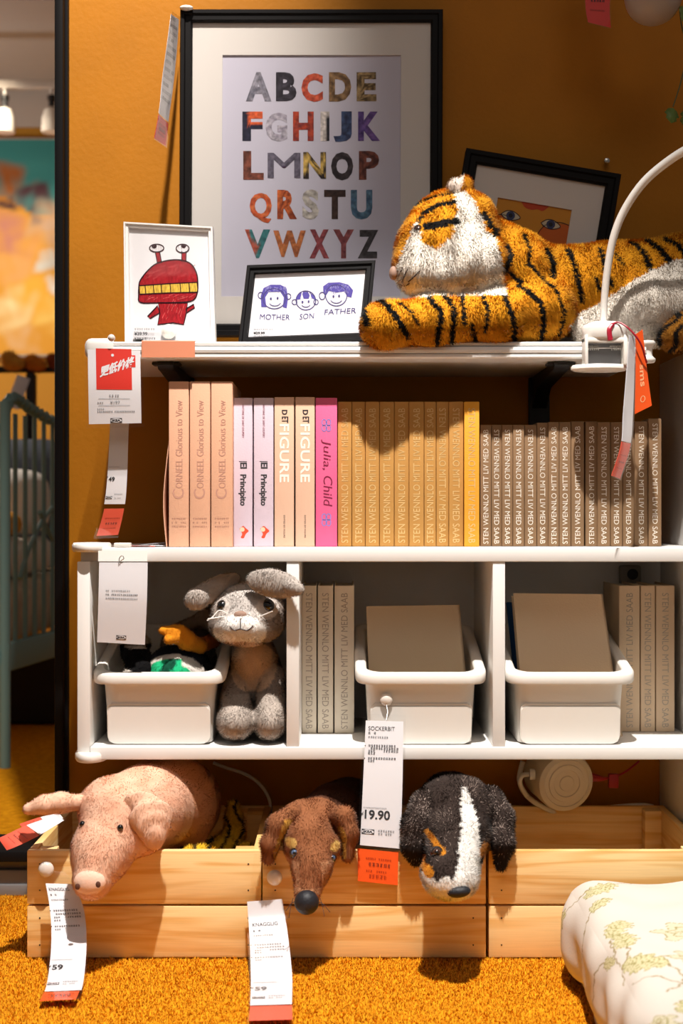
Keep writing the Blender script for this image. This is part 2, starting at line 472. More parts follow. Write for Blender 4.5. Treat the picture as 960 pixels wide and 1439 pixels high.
# colour painting in the toy's own front plane (x, z in "photo millimetres" at a fixed depth)
def uvp(p, Y): return 480 + p[:, 0] * FPX / Y, 719.5 - (p[:, 2] - EYE) * FPX / Y
def seg_d(x, y, pts):
    d = np.full(len(x), 1e9)
    for (x0, y0), (x1, y1) in zip(pts[:-1], pts[1:]):
        dx, dy = x1 - x0, y1 - y0
        t = np.clip(((x - x0) * dx + (y - y0) * dy) / (dx * dx + dy * dy + 1e-9), 0, 1)
        d = np.minimum(d, np.hypot(x - x0 - t * dx, y - y0 - t * dy))
    return d
def inpoly(x, y, pts):
    r = np.zeros(len(x), dtype=bool); n = len(pts)
    for i in range(n):
        x0, y0 = pts[i]; x1, y1 = pts[(i + 1) % n]
        if y0 == y1: continue
        cnd = ((y0 > y) != (y1 > y)) & (x < (x1 - x0) * (y - y0) / (y1 - y0) + x0); r ^= cnd
    return r
def ball(name, parent, px, py, Y, r, m, squash=(1, 1, 1), rot=(0, 0, 0)):
    mb = MB(); s = r * Y / FPX
    M4 = Matrix.Translation(P(px, py, Y)) @ Euler([math.radians(a) for a in rot]).to_matrix().to_4x4() @ Matrix.Diagonal((s * squash[0], s * squash[1], s * squash[2], 1))
    prof = [(math.sin(PI * i / 12), -math.cos(PI * i / 12)) for i in range(13)]
    prof[0] = (0.001, -1); prof[-1] = (0.001, 1)
    mb.lathe(prof, M4, 0, 20); return obj(name, mb, m, parent, 80)
def eye(parent, px, py, Y, r, iris=None, glint=True):
    o = ball('eye', parent, px, py, Y, r, M['eye_black'])
    if iris:
        ball('iris', o, px, py, Y - r * 0.45 * Y / FPX, r * 0.72, iris); ball('pupil', o, px, py, Y - r * 0.8 * Y / FPX, r * 0.42, M['eye_black'])
    return o
# ------------------------------------------------------------------ materials
M = {}
M['wall'] = mat('mustard_plaster', (0.43, 0.158, 0.003), 0.62, 0.25, bump=0.25, bscale=120, var=0.06, vscale=9)
M['wall_far'] = mat('mustard_far', (0.55, 0.26, 0.02), 0.7)
M['pale_wall'] = mat('pale_wall', (0.62, 0.56, 0.50), 0.8)
M['ceil'] = mat('grey_ceiling', (0.52, 0.50, 0.48), 0.8, var=0.05, vscale=2)
M['black'] = mat('black_lacquer', (0.006, 0.0055, 0.006), 0.5, 0.12)
M['black_matte'] = mat('black_steel', (0.012, 0.012, 0.014), 0.5, 0.4)
M['skirt'] = mat('grey_skirting', (0.20, 0.19, 0.19), 0.45, 0.4)
M['white'] = mat('white_foil', (0.80, 0.785, 0.76), 0.38, 0.4)
M['white_shelf'] = mat('white_shelf', (0.82, 0.81, 0.79), 0.32, 0.45)
M['plastic'] = mat('white_plastic', (0.80, 0.77, 0.72), 0.35, 0.45)
M['cable'] = mat('white_cable', (0.72, 0.70, 0.66), 0.45)
M['paper'] = mat('white_paper', (0.80, 0.79, 0.82), 0.7, 0.2)
M['pages'] = mat('page_block', (0.74, 0.68, 0.56), 0.8, 0.1, bump=0.4, bscale=300)
M['red'] = mat('red_print', (0.72, 0.035, 0.02), 0.5)
M['orange'] = mat('orange_print', (0.86, 0.10, 0.012), 0.5)
M['coral'] = mat('coral_print', (0.80, 0.11, 0.06), 0.5)
M['ink'] = mat('black_print', (0.03, 0.03, 0.035), 0.6)
M['greyink'] = mat('grey_print', (0.22, 0.22, 0.23), 0.6)
M['clear'] = clear_mat('clear_sleeve', 0.10)
M['pane'] = clear_mat('clear_pane', 0.03, rough=0.03)
M['steel'] = mat('steel', (0.55, 0.54, 0.52), 0.3, metal=1.0)
M['eye_black'] = mat('eye_black', (0.004, 0.004, 0.005), 0.06, 0.7, coat=0.5)
M['wood'] = wood_mat('pine', lin(243, 208, 148), lin(226, 176, 104))
M['print'] = attr_mat('printed_paper', 0.6, 0.2)
M['crayon'] = attr_mat('crayon', 0.8, 0.1, noise=0.35, nscale=300, stretch=(1.5, 1.0, 0.35))
M['animal'] = attr_mat('mottled_print', 0.6, 0.2, noise=0.45, nscale=170)
M['fur'] = attr_mat('plush_pile', 0.95, 0.05, sheen=0.05)
M['mat_board'] = mat('mat_board', (0.70, 0.67, 0.64), 0.8, 0.1)
M['print_lilac'] = mat('lilac_paper', (0.56, 0.55, 0.66), 0.7, 0.2)

# ------------------------------------------------------------------ the setting
YW = 2.24
XE = -0.4385
mb = MB(); mb.box((XE, YW, 0), (1.6, YW + 0.08, 2.9)); struct('wall_back', mb, M['wall'], 'mustard yellow plaster wall behind the shelves')
mb = MB(); mb.box((-1.7, YW, 0), (XE, YW + 0.08, 0.056)); mb.box((-1.7, YW - 0.012, 0), (XE, YW, 0.04), bev=0.004)
mb.box((-1.7, YW - 0.018, 0.0), (XE, YW - 0.012, 0.018), bev=0.002)
struct('baseboard_back', mb, M['skirt'], 'grey skirting under the dark opening')
mb = MB(); mb.box((-0.446, YW - 0.03, 0.056), (-0.4325, YW + 0.09, 2.9), bev=0.002); mb.box((-1.7, YW - 0.03, 0.056), (-0.446, YW + 0.09, 0.073), bev=0.002)
mb.box((-0.4325, YW - 0.012, 0.056), (-0.4285, YW + 0.0, 2.9))
struct('trim_1', mb, M['black'], 'slim black frame of the opening into the next room')
# carpet: a real, bumpy loop-pile ground near the shelves, plainer beyond
mcar, nt, b_ = nodes('golden_carpet')
tc = N(nt, 'ShaderNodeTexCoord'); n1 = N(nt, 'ShaderNodeTexNoise'); n1.inputs['Scale'].default_value = 55; n1.inputs['Detail'].default_value = 6; n1.inputs['Roughness'].default_value = 0.7
nt.links.new(tc.outputs['Object'], n1.inputs['Vector'])
rp = N(nt, 'ShaderNodeValToRGB'); rp.color_ramp.elements[0].position = 0.32; rp.color_ramp.elements[1].position = 0.68
rp.color_ramp.elements[0].color = (0.58, 0.205, 0.005, 1); rp.color_ramp.elements[1].color = (0.92, 0.41, 0.012, 1)
nt.links.new(n1.outputs['Fac'], rp.inputs['Fac']); nt.links.new(rp.outputs['Color'], b_.inputs['Base Color']); b_.inputs['Roughness'].default_value = 0.95; b_.inputs['Specular IOR Level'].default_value = 0.05
bp = N(nt, 'ShaderNodeBump'); bp.inputs['Strength'].default_value = 0.7; bp.inputs['Distance'].default_value = 0.006
nt.links.new(n1.outputs['Fac'], bp.inputs['Height']); nt.links.new(bp.outputs['Normal'], b_.inputs['Normal'])
M['carpet'] = mcar
mb = MB(); mb.add([(-4, -2.5, 0), (2.5, -2.5, 0), (2.5, 7.2, 0), (-4, 7.2, 0)], [[0, 1, 2, 3]]); struct('floor', mb, mcar, 'golden orange carpet')
def carpet_pile():
    nx, ny = 720, 370
    xs = np.linspace(-0.85, 0.85, nx); ys = np.linspace(1.40, 2.21, ny)
    X, Y = np.meshgrid(xs, ys)
    Z = 0.0040 + 0.0012 * np.sin(X * 310 + 2 * np.sin(Y * 170)) * np.sin(Y * 290 + 2 * np.sin(X * 150)) + RNG.normal(0, 0.0006, X.shape)
    V = np.stack([X.ravel(), Y.ravel(), Z.ravel()], 1)
    i = np.arange(nx * ny).reshape(ny, nx)
    Q = np.stack([i[:-1, :-1].ravel(), i[:-1, 1:].ravel(), i[1:, 1:].ravel(), i[1:, :-1].ravel()], 1)
    cx, cy = V[Q[:, 0], 0], V[Q[:, 0], 1]
    Q = Q[~((cx > -0.4205) & (cx < 1.0) & (cy > 1.8955)) & ~((cx > 0.30) & (cy < 1.85) & (cy > 1.40) & (cx < 0.79)) & ~((cx < -0.42) & (cy > 2.205))]
    lo = np.array((0.58, 0.205, 0.005)); hi = np.array((0.92, 0.41, 0.012))
    def cf(p):
        t = 0.5 + 0.2 * np.sin(p[:, 0] * 415 + 3 * np.sin(p[:, 1] * 260 + 2 * np.sin(p[:, 0] * 97))) + 0.3 * np.sin(p[:, 1] * 520 + 3 * np.sin(p[:, 0] * 345 + 2 * np.sin(p[:, 1] * 83)))
        return lo + (hi - lo) * t[:, None]
    tri = np.concatenate([Q[:, [0, 1, 2]], Q[:, [0, 2, 3]]]); nr = np.tile((0, 0, 1.0), (len(V), 1))
    fv, ff, fc, fn = pile(V, tri, nr, 390000, 0.0048, 0.0015, (0, -0.1, 0), 0.45, cf, 0.12, soft=0.35, swirl=0.0)
    o = np_mesh('carpet_pile', np.concatenate([V, fv]), [Q, ff + len(V)], np.concatenate([cf(V) * 0.85, fc]), np.concatenate([nr, fn]), M['fur'], None, (0, 1.8, 0))
    props(o, 'shaggy golden orange pile of the carpet in front of the crates', 'carpet', None, 'stuff')
carpet_pile()

# next room, seen through the opening
mb = MB(); mb.box((-4, 7.0, 0), (1.5, 7.1, 2.49)); struct('wall_far', mb, M['wall_far'])
mb = MB(); mb.box((-4, 6.985, 2.49), (1.5, 7.1, 2.80)); struct('trim_2', mb, M['pale_wall'])
mb = MB(); mb.box((-4, 5.2, 2.66), (1.5, 6.9, 2.72)); mb.box((-4, 4.6, 2.40), (1.5, 5.2, 2.46)); mb.box((-4, 5.2, 2.40), (1.5, 5.24, 2.66))
mb.box((-4, 2.6, 2.46), (1.5, 4.6, 2.5)); struct('ceiling', mb, M['ceil'])
mb = MB(); mb.box((-4.1, 2.3, 0), (-4, 7.1, 2.7)); struct('wall_left', mb, M['wall_far'])
mb = MB(); mb.box((-4, 5.99, 2.385), (1.5, 6.02, 2.42), bev=0.004); struct('trim_3', mb, M['pale_wall'])

# ------------------------------------------------------------------ cubby unit and neighbours
YC = 1.95
ZT, ZTb, ZB, ZBb = 0.5510, 0.5318, 0.2780, 0.2606
XL, XR = -0.3627, 0.4995
cab = thing('cubby_shelf', (0.07, 2.09, ZBb), 'white wall-hung shelf unit with three open cubbies above the crates', 'shelf unit')
mb = MB(); mb.box((XL + 0.03, YC, ZTb), (XR, YW - 0.004, ZT), bev=0.0015); mb.box((XL, YC + 0.03, ZTb), (XL + 0.03, YW - 0.004, ZT)); obj('top_panel', mb, M['white'], cab)
mb = MB(); mb.box((XL + 0.018, YC, ZBb), (XR, YW - 0.004, ZB), bev=0.0015); obj('bottom_panel', mb, M['white'], cab)
mb = MB(); mb.box((XL, YC + 0.003, ZBb), (XL + 0.0175, YW - 0.004, ZTb), bev=0.001); obj('side_panel', mb, M['white'], cab)
for x0, x1 in ((-0.0755, -0.0580), (0.2075, 0.2245)):
    mb = MB(); mb.box((x0, YC + 0.002, ZB), (x1, YW - 0.012, ZTb), bev=0.001); obj('divider', mb, M['white'], cab)
mb = MB(); mb.box((XL + 0.0175, YW - 0.012, ZB), (XR, YW - 0.005, ZTb)); obj('back_panel', mb, M['white'], cab)
def half_disc(cx, cy, a, b, z0, z1, name, parent, m):
    mb = MB(); n = 40; rings = []
    for (k, z) in ((0.92, z0), (1.0, z0 + 0.003), (1.0, z1 - 0.003), (0.92, z1)):
        rings.append([(cx + a * k * math.cos(2 * PI * i / n), cy + b * k * math.sin(2 * PI * i / n), z) for i in range(n)])
    vs = [p for r in rings for p in r]; fs = [list(range(n))[::-1], [3 * n + i for i in range(n)]]
    for r in range(3):
        for i in range(n): fs.append([r * n + i, r * n + (i + 1) % n, (r + 1) * n + (i + 1) % n, (r + 1) * n + i])
    mb.add(vs, fs, 0, True); return obj(name, mb, m, parent, 50)
half_disc(-0.347, YC + 0.028, 0.0265, 0.040, ZT - 0.006, ZT + 0.0065, 'corner_cap', cab, M['plastic'])
half_disc(-0.346, YC + 0.024, 0.0225, 0.036, ZBb - 0.0035, ZBb + 0.0095, 'corner_cap', cab, M['plastic'])
tall = thing('tall_cabinet', (0.70, 2.08, 0.0), 'tall white cabinet standing at the right end of the cubbies', 'cabinet')
mb = MB(); mb.box((0.50, 1.925, 0.0), (0.518, YW - 0.002, 0.832), bev=0.0012); obj('side_panel', mb, M['white'], tall)
mb = MB(); mb.box((0.882, 1.925, 0.0), (0.90, YW - 0.002, 0.832), bev=0.0012); obj('side_panel', mb, M['white'], tall)
for za, zb_ in ((0.812, 0.832), (0.40, 0.418), (0.05, 0.068)):
    mb = MB(); mb.box((0.519, 1.93, za), (0.881, YW - 0.012, zb_), bev=0.001); obj('shelf_board', mb, M['white'], tall)
mb = MB(); mb.box((0.519, YW - 0.01, 0.0), (0.881, YW - 0.003, 0.811)); obj('back_panel', mb, M['white'], tall)
# socket in the right-hand cubby
so = thing('wall_socket', P(889, 815, 2.22), 'grey square wall socket inside the right cubby above the books', 'socket')
mb = MB(); a = P(874, 795, 2.2); b2 = P(904, 822, 2.2); mb.box((a.x, 2.214, b2.z), (b2.x, 2.2265, a.z), bev=0.003); obj('cover_plate', mb, mat('grey_plate', (0.30, 0.27, 0.23), 0.4), so)
mb = MB(); mb.lathe([(0.0085, 0), (0.0085, 0.002), (0.0065, 0.0025)], Matrix.Translation(P(889, 807, 2.2135)) @ Euler((PI / 2, 0, 0)).to_matrix().to_4x4()); obj('outlet_hole', mb, M['black_matte'], so)

# ------------------------------------------------------------------ wall shelf on its brackets
YS = 1.967; SZ0, SZ1 = 0.8124, 0.8355
shelf = thing('wall_shelf', (0.05, 2.1, SZ0), 'white wall shelf with ridged front edge carrying the frames and tiger', 'shelf')
prof = [(YW - 0.001, SZ0), (YS + 0.002, SZ0), (YS, SZ0 + 0.002), (YS, SZ0 + 0.0055), (YS + 0.003, SZ0 + 0.0065), (YS - 0.001, SZ0 + 0.008), (YS - 0.002, SZ0 + 0.0115),
        (YS - 0.001, SZ0 + 0.0155), (YS + 0.003, SZ0 + 0.017), (YS + 0.0005, SZ0 + 0.018), (YS, SZ1 - 0.002), (YS + 0.002, SZ1), (YW - 0.001, SZ1)]
x0, x1 = P(124, 0, YS).x, P(908, 0, YS).x
mb = MB(); mb.prism(prof, lambda a, b, d: (d, a, b), x0, x1); obj('board', mb, M['white_shelf'], shelf)
def end_cap(px):
    mb = MB(); X = P(px, 0, YS).x
    mb.lathe([(0.004, 0), (0.010, 0.0005), (0.0118, 0.003), (0.0118, 0.006), (0.0095, 0.008), (0.0075, 0.0105), (0.0075, 0.021), (0.0095, 0.0235), (0.0118, 0.0255), (0.0118, 0.0285), (0.010, 0.031), (0.004, 0.0315)],
             Matrix.Translation((X, YS + 0.008, SZ0 - 0.006)), 0, 24)
    obj('end_cap', mb, M['plastic'], shelf, 60)
end_cap(911)
mb = MB(); mb.box((P(119, 0, YS).x, YS - 0.006, SZ0 - 0.001), (P(160, 0, YS).x, YS + 0.05, SZ1 + 0.005), bev=0.009, seg=3); obj('end_cap', mb, M['plastic'], shelf)
for pxa in (259, 757):
    X = P(pxa, 0, YW).x; mb = MB()
    mb.box((X - 0.0165, YW - 0.008, 0.62), (X + 0.0165, YW - 0.001, SZ0 - 0.001), bev=0.002)
    # arm that rises to the shelf underside and ends in a rounded tip
    pr = [(YW - 0.008, SZ0 - 0.05), (YW - 0.06, SZ0 - 0.022), (2.03, SZ0 - 0.012), (2.005, SZ0 - 0.011), (1.998, SZ0 - 0.006), (2.0, SZ0 - 0.001), (YW - 0.008, SZ0 - 0.001)]
    mb.prism(pr, lambda a, b, d: (d, a, b), X - 0.011, X + 0.011)
    mb.box((X - 0.02, 2.005, SZ0 - 0.005), (X + 0.02, 2.03, SZ0 - 0.001), bev=0.0015)
    obj('bracket', mb, M['black_matte'], shelf)
# peach price strip on the shelf front
mb = MB(); a = P(199, 478, YS - 0.0035); b2 = P(274, 503, YS - 0.0035)
mb.prism([(YS + 0.02, SZ1 + 0.0012), (YS - 0.003, SZ1 + 0.0012), (YS - 0.0035, SZ1), (YS - 0.0035, SZ0 + 0.001), (YS - 0.0025, SZ0 + 0.001), (YS - 0.0022, SZ1), (YS + 0.02, SZ1 + 0.0004)], lambda p, q, d: (d, p, q), a.x, b2.x)
o = obj('price_strip', mb, mat('peach_strip', lin(216, 140, 108), 0.35, 0.5)); props(o, 'blank peach label strip clipped on the shelf front below the monster drawing', 'label strip')

# ------------------------------------------------------------------ framed pictures
def ring_bars(mb, fn, W_, H_, bar, dep, prof=None):
    """mitred moulding around 0..W_, 0..H_ (photo units); fn(a,b,d) with d away from the viewer in metres"""
    prof = prof or [(0, dep), (0, 0.003), (0.08, 0.0), (0.35, 0.0), (0.45, 0.003), (0.85, 0.003), (1.0, 0.008), (1.0, dep)]
    rings = []
    for t, d in prof:
        i = t * bar; rings.append([fn(i, i, d), fn(W_ - i, i, d), fn(W_ - i, H_ - i, d), fn(i, H_ - i, d)])
    vs = [p for r in rings for p in r]; fs = []
    k = len(rings)
    for r in range(k):
        r2 = (r + 1) % k
        for i in range(4): fs.append([r * 4 + i, r * 4 + (i + 1) % 4, r2 * 4 + (i + 1) % 4, r2 * 4 + i])
    mb.add(vs, fs)
def picture(name, TL, TR, BL, Yf, bar, label, m_frame, lean=0.0, dep=0.02, group=None, glass=True):
    """TL.. photo corners of the front face at depth Yf; lean = how far the top tips back"""
    W_ = math.hypot(TR[0] - TL[0], TR[1] - TL[1]); H_ = math.hypot(BL[0] - TL[0], BL[1] - TL[1])
    ux, uy = (TR[0] - TL[0]) / W_, (TR[1] - TL[1]) / W_; vx, vy = (BL[0] - TL[0]) / H_, (BL[1] - TL[1]) / H_
    A3, B3, C3 = P(*TL, Yf + lean), P(*TR, Yf + lean), P(*BL, Yf)
    def fn(a, b, d=0.0):
        return A3 + (B3 - A3) * (a / W_) + (C3 - A3) * (b / H_) + Vector((0, d, 0))
    def inv(px, py):
        dx, dy = px - TL[0], py - TL[1]; det = ux * vy - uy * vx
        return ((dx * vy - dy * vx) / det, (ux * dy - uy * dx) / det)
    root = thing(name, fn(W_ / 2, H_, dep / 2), label, 'picture', group)
    mb = MB(); ring_bars(mb, fn, W_, H_, bar, dep); obj('frame', mb, m_frame, root)
    i = bar * 0.9
    mb = MB(); mb.prism([(i, i), (W_ - i, i), (W_ - i, H_ - i), (i, H_ - i)], fn, dep - 0.004, dep - 0.001); obj('backing_board', mb, M['black_matte'], root)
    if glass:
        mb = MB(); mb.prism([(i, i), (W_ - i, i), (W_ - i, H_ - i), (i, H_ - i)], fn, 0.0060, 0.0075); obj('glass_pane', mb, M['pane'], root)
    return root, fn, inv, W_, H_
# large alphabet poster
rt, fn, inv, W_, H_ = picture('framed_poster', (253, 12), (623, 12), (251, 471), 2.205, 17, 'large black framed alphabet poster with animal letters on the mustard wall', M['black'], dep=0.03)
px = lambda x, y, d=0.0: fn(*inv(x, y), d)
mb = MB()
O4 = [(268, 27), (608, 27), (606, 456), (266, 456)]; I4 = [(312, 74), (564, 74), (563, 415), (310, 415)]
vs = [px(*p, 0.011) for p in O4] + [px(*p, 0.011) for p in I4] + [px(*p, 0.0135) for p in I4]
fs = [[i, (i + 1) % 4, 4 + (i + 1) % 4, 4 + i] for i in range(4)] + [[4 + i, 4 + (i + 1) % 4, 8 + (i + 1) % 4, 8 + i] for i in range(4)]
mb.add(vs, fs); obj('mount', mb, M['mat_board'], rt)
mb = MB(); mb.prism([(305, 68), (570, 68), (569, 421), (303, 421)], lambda a, b, d: px(a, b, d), 0.0136, 0.0142, 0)
def blot(c0, c1, mode):
    c0 = lin(*c0); c1 = lin(*c1)
    def f(u, v):
        if mode == 'top': return c1 if v > 0.55 and u > 0.3 else c0
        if mode == 'right': return c1 if u > 0.62 and v < 0.85 else c0
        if mode == 'left': return c1 if u < 0.32 + 0.2 * math.sin(v * 5) else c0
        if mode == 'mix':
            t = 0.5 + 0.5 * math.sin(u * 9 + 3 * math.sin(v * 7)); return tuple(a * (1 - t) + b * t for a, b in zip(c0, c1))
        if mode == 'spots':
            t = math.sin(u * 16 + 2 * math.sin(v * 9)) * math.sin(v * 14 + 2 * math.sin(u * 8)); return c1 if t > -0.05 else c0
        if mode == 'mid': return c1 if abs(u - 0.5) < 0.2 and v < 0.45 else c0
        return c0
    return f
LET = [('A', 65, 222, 82, 245, (98, 98, 112), (140, 138, 150), 'mix'), ('B', 250, 377, 82, 245, (38, 34, 42), (62, 58, 70), 'mix'), ('C', 407, 540, 82, 247, (170, 66, 46), (205, 95, 65), 'mix'),
       ('D', 577, 715, 82, 247, (92, 68, 46), (150, 118, 82), 'mix'), ('E', 748, 870, 82, 245, (84, 66, 40), (160, 135, 95), 'spots'),
       ('F', 43, 168, 325, 490, (36, 36, 56), (205, 90, 50), 'top'), ('G', 185, 320, 325, 490, (176, 172, 184), (150, 144, 160), 'mix'), ('H', 355, 483, 325, 490, (168, 62, 36), (120, 50, 52), 'mix'),
       ('I', 525, 580, 325, 490, (212, 204, 200), (30, 28, 38), 'right'), ('J', 605, 718, 325, 490, (44, 52, 84), (66, 84, 122), 'mix'), ('K', 757, 893, 325, 490, (76, 56, 120), (112, 84, 150), 'mix'),
       ('L', 48, 175, 568, 730, (82, 46, 36), (140, 78, 62), 'mix'), ('M', 203, 397, 568, 730, (96, 92, 108), (66, 46, 74), 'mid'), ('N', 423, 555, 568, 730, (196, 164, 86), (42, 34, 34), 'spots'),
       ('O', 590, 727, 568, 732, (40, 34, 40), (66, 58, 62), 'mix'), ('P', 762, 887, 568, 730, (72, 38, 34), (130, 72, 58), 'mix'),
       ('Q', 92, 220, 808, 995, (176, 76, 42), (206, 112, 66), 'mix'), ('R', 258, 380, 808, 972, (190, 96, 48), (140, 62, 34), 'spots'), ('S', 412, 515, 808, 972, (190, 186, 178), (160, 154, 150), 'mix'),
       ('T', 547, 680, 808, 972, (42, 28, 26), (66, 46, 40), 'mix'), ('U', 712, 845, 808, 972, (56, 84, 112), (92, 128, 152), 'mix'),
       ('V', 58, 215, 1052, 1212, (56, 112, 116), (160, 78, 62), 'left'), ('W', 238, 430, 1052, 1212, (190, 116, 66), (150, 84, 52), 'mix'), ('X', 457, 578, 1052, 1215, (118, 52, 62), (150, 74, 78), 'mix'),
       ('Y', 603, 732, 1052, 1215, (150, 84, 84), (112, 56, 62), 'mix'), ('Z', 755, 882, 1055, 1215, (52, 48, 52), (78, 74, 78), 'mix')]
for ch, xa, xb, ya, yb, c0, c1, mode in LET:
    ax, bx, ay, by = 330 + xa / 4.364, 330 + xb / 4.364, 80 + ya / 4.364, 80 + yb / 4.364
    for sh_, dz_ in (((-1.0, 0.0133), (1.0, 0.0131)) if ch in 'MWNQ' else ((0, 0.0133),)): put_text(mb, ch, (lambda x0, y0, dz_: lambda x, y: px(x0 + x, y0 - y, dz_))(ax + sh_, by - (8 if ch == 'J' else 5 if ch == 'Q' else 0), dz_), (by - ay) * (0.78 if ch in 'QJ' else 0.92 if ch in 'OCG' else 0.97), width=bx - ax, m=1, bold=(0.02 if ch in 'MWNQ' else 0.05), cut=3, colfn=blot(c0, c1, mode))
obj('print', mb, [M['print_lilac'], M['animal']], rt)
tg = ball('hook_pin', rt, 262, 11, 2.20, 6, M['plastic'], (1.6, 1, 0.6))

# monster drawing in a white frame
rt, fn, inv, W_, H_ = picture('framed_drawing', (173, 311), (299, 318), (175, 487), 2.02, 7.5, 'white framed crayon drawing of a red toothy monster with stalk eyes', M['white_shelf'], lean=0.035, dep=0.02)
px = lambda x, y, d=0.0: fn(*inv(x, y), d)
q = lambda x, y, d=0.0075: px(x / 2.0, y / 2.0, d)
mb = MB(); mb.prism([(350, 628), (594, 640), (600, 972), (352, 972)], lambda a, b, d: px(a / 2, b / 2, d), 0.0090, 0.0096, 0)
red = lin(158, 30, 38); dk = lin(50, 22, 30); yel = lin(214, 176, 70); wh = lin(226, 222, 226)
def draw(pts, col, d, m=1): mb.poly([q(a, b, d) for a, b in pts], m, col)
def line(pts, wd, col, d=0.0083, closed=False): stroke(mb, pts, lambda a, b: q(a, b, d), wd, 1, col, closed)
head = crom([(388, 800), (392, 786), (412, 760), (440, 738), (490, 728), (530, 737), (549, 765), (553, 800), (550, 826), (540, 842), (515, 848), (440, 850), (392, 849), (387, 828), (388, 800)], 4)
body = [(442, 850), (524, 850), (519, 882), (512, 911), (482, 906), (440, 911), (446, 880)]
arm1 = [(440, 858), (412, 888), (419, 894), (446, 878)]; arm2 = [(520, 866), (541, 854), (543, 864), (518, 880)]
for sh in (head, body, arm1, arm2): draw(sh, red, 0.0088); line(sh, 3.5, dk, closed=True)
for (xa, ya, xb, yb) in ((446, 738, 440, 704), (514, 735, 515, 704)):
    draw([(xa - 6, ya), (xa + 6, ya), (xb + 6, yb), (xb - 6, yb)], red, 0.0088); line([(xa - 6, ya), (xb - 6, yb)], 2.5, dk); line([(xa + 6, ya), (xb + 6, yb)], 2.5, dk)
for (xa, ya, ra, rb, pxx, pyy) in ((438, 695, 20, 11, 431, 690), (511, 696, 18, 12, 514, 689)):
    draw(circle(xa, ya, ra, rb), wh, 0.0086); line(circle(xa, ya, ra, rb), 3, dk, 0.0082, True); mb.poly([q(a, b, 0.0081) for a, b in circle(pxx, pyy, 7, 6)], 1, dk)
draw([(388, 802), (470, 796), (552, 792), (551, 820), (470, 822), (390, 826)], yel, 0.0085)
line([(388, 802), (470, 796), (552, 792)], 3, dk, 0.0082); line([(390, 826), (470, 822), (551, 820)], 3, dk, 0.0082)
for x in (388, 405, 428, 450, 475, 503, 528, 551): line([(x, 801 - (x - 388) * 0.05), (x + 2, 824 - (x - 388) * 0.03)], 2.5, dk, 0.0082)
for i in range(60):
    x = random.uniform(400, 535); y = random.choice([random.uniform(742, 788), random.uniform(830, 845)]); line([(x, y), (x + random.uniform(8, 22), y - random.uniform(3, 12))], 1.2, random.choice([lin(205, 90, 90), lin(150, 26, 36)]), 0.0087)
for i in range(30):
    x = random.uniform(450, 508); y = random.uniform(856, 900); line([(x, y), (x + random.uniform(2, 8), y - random.uniform(6, 20))], 1.2, random.choice([lin(205, 90, 90), lin(150, 26, 36)]), 0.0087)
obj('print', mb, [M['paper'], M['crayon']], rt)
mb = MB(); mb.prism([(372, 918), (500, 924), (500, 966), (372, 966)], lambda a, b, d: px(a / 2, b / 2, d), 0.0042, 0.0046, 0)
put_text(mb, '¥39.99', lambda x, y: q(376 + x, 942 - y, 0.0040), 9, width=36, m=1, bold=0.03)
put_glyphs(mb, lambda x, y: q(376 + x, 928 - y, 0.0040), 9, 6, 2, seed=2); put_glyphs(mb, lambda x, y: q(376 + x, 954 - y, 0.0040), 4, 6, 1, seed=3); put_glyphs(mb, lambda x, y: q(404 + x, 954 - y, 0.0040), 5, 6, 1, seed=4)
obj('price_sticker', mb, [M['clear'], M['ink'], M['greyink']], rt)
mb = MB(); mb.lathe([(0.0105, 0), (0.0105, 0.002), (0.006, 0.006), (0.0045, 0.010), (0.0055, 0.012), (0.003, 0.0135)], Matrix.Translation(px(236, 466, 0.003)) @ Euler((PI / 2, 0, 0)).to_matrix().to_4x4()); obj('clear_pin', mb, M['plastic'], rt)

# family drawing in a small black frame
rt, fn, inv, W_, H_ = picture('framed_drawing', (347, 372), (528, 365), (334, 486), 2.015, 13, 'small black framed drawing of three purple faces leaning on the poster', M['black'], lean=0.022, dep=0.02)
px = lambda x, y, d=0.0: fn(*inv(x, y), d)
mb = MB(); i = 12; mb.prism([(i, i), (W_ - i, i), (W_ - i, H_ - i), (i, H_ - i)], fn, 0.0090, 0.0096, 0)
pu = lin(84, 74, 158); pd = lin(70, 62, 120)
q = lambda x, y, d=0.0084: px(160 + x / 2.526, 300 + y / 2.526, d)
L2 = lambda pts, wd=3.0, col=pd, closed=False, d=0.0084: stroke(mb, pts, lambda a, b: q(a, b, d), wd, 1, col, closed)
L2(circle(568, 300, 40, 36), closed=True); mb.poly([q(a, b, 0.0086) for a, b in [(522, 330), (520, 290), (530, 262), (555, 250), (590, 250), (612, 262), (617, 300), (612, 334), (598, 330), (602, 295), (590, 275), (548, 276), (536, 295), (540, 330)]], 1, pu)
L2(circle(520, 288, 9, 11)); L2(circle(618, 292, 9, 10))
for x, y in ((556, 300), (580, 298), (668, 312), (690, 310), (778, 292), (798, 290)): mb.poly([q(a, b, 0.0083) for a, b in circle(x, y, 3.5, 4.5)], 1, pd)
L2(circle(570, 308, 22, 18, 12, 0.4, 2.6), 2.5); L2(circle(680, 318, 16, 12, 12, 0.4, 2.7), 2.5); L2(circle(788, 298, 22, 18, 12, 0.5, 2.7), 2.5)
L2(circle(680, 306, 35, 34), closed=True); mb.poly([q(a, b, 0.0086) for a, b in [(646, 304), (650, 288), (668, 276), (690, 276), (708, 288), (714, 304), (700, 298), (696, 280), (690, 300), (672, 300), (668, 284), (660, 302)]], 1, pu)
L2(circle(640, 312, 9, 9)); L2(circle(716, 312, 8, 9)); L2([(690, 276), (700, 300)], 3, wh); L2([(668, 276), (662, 300)], 3, wh)
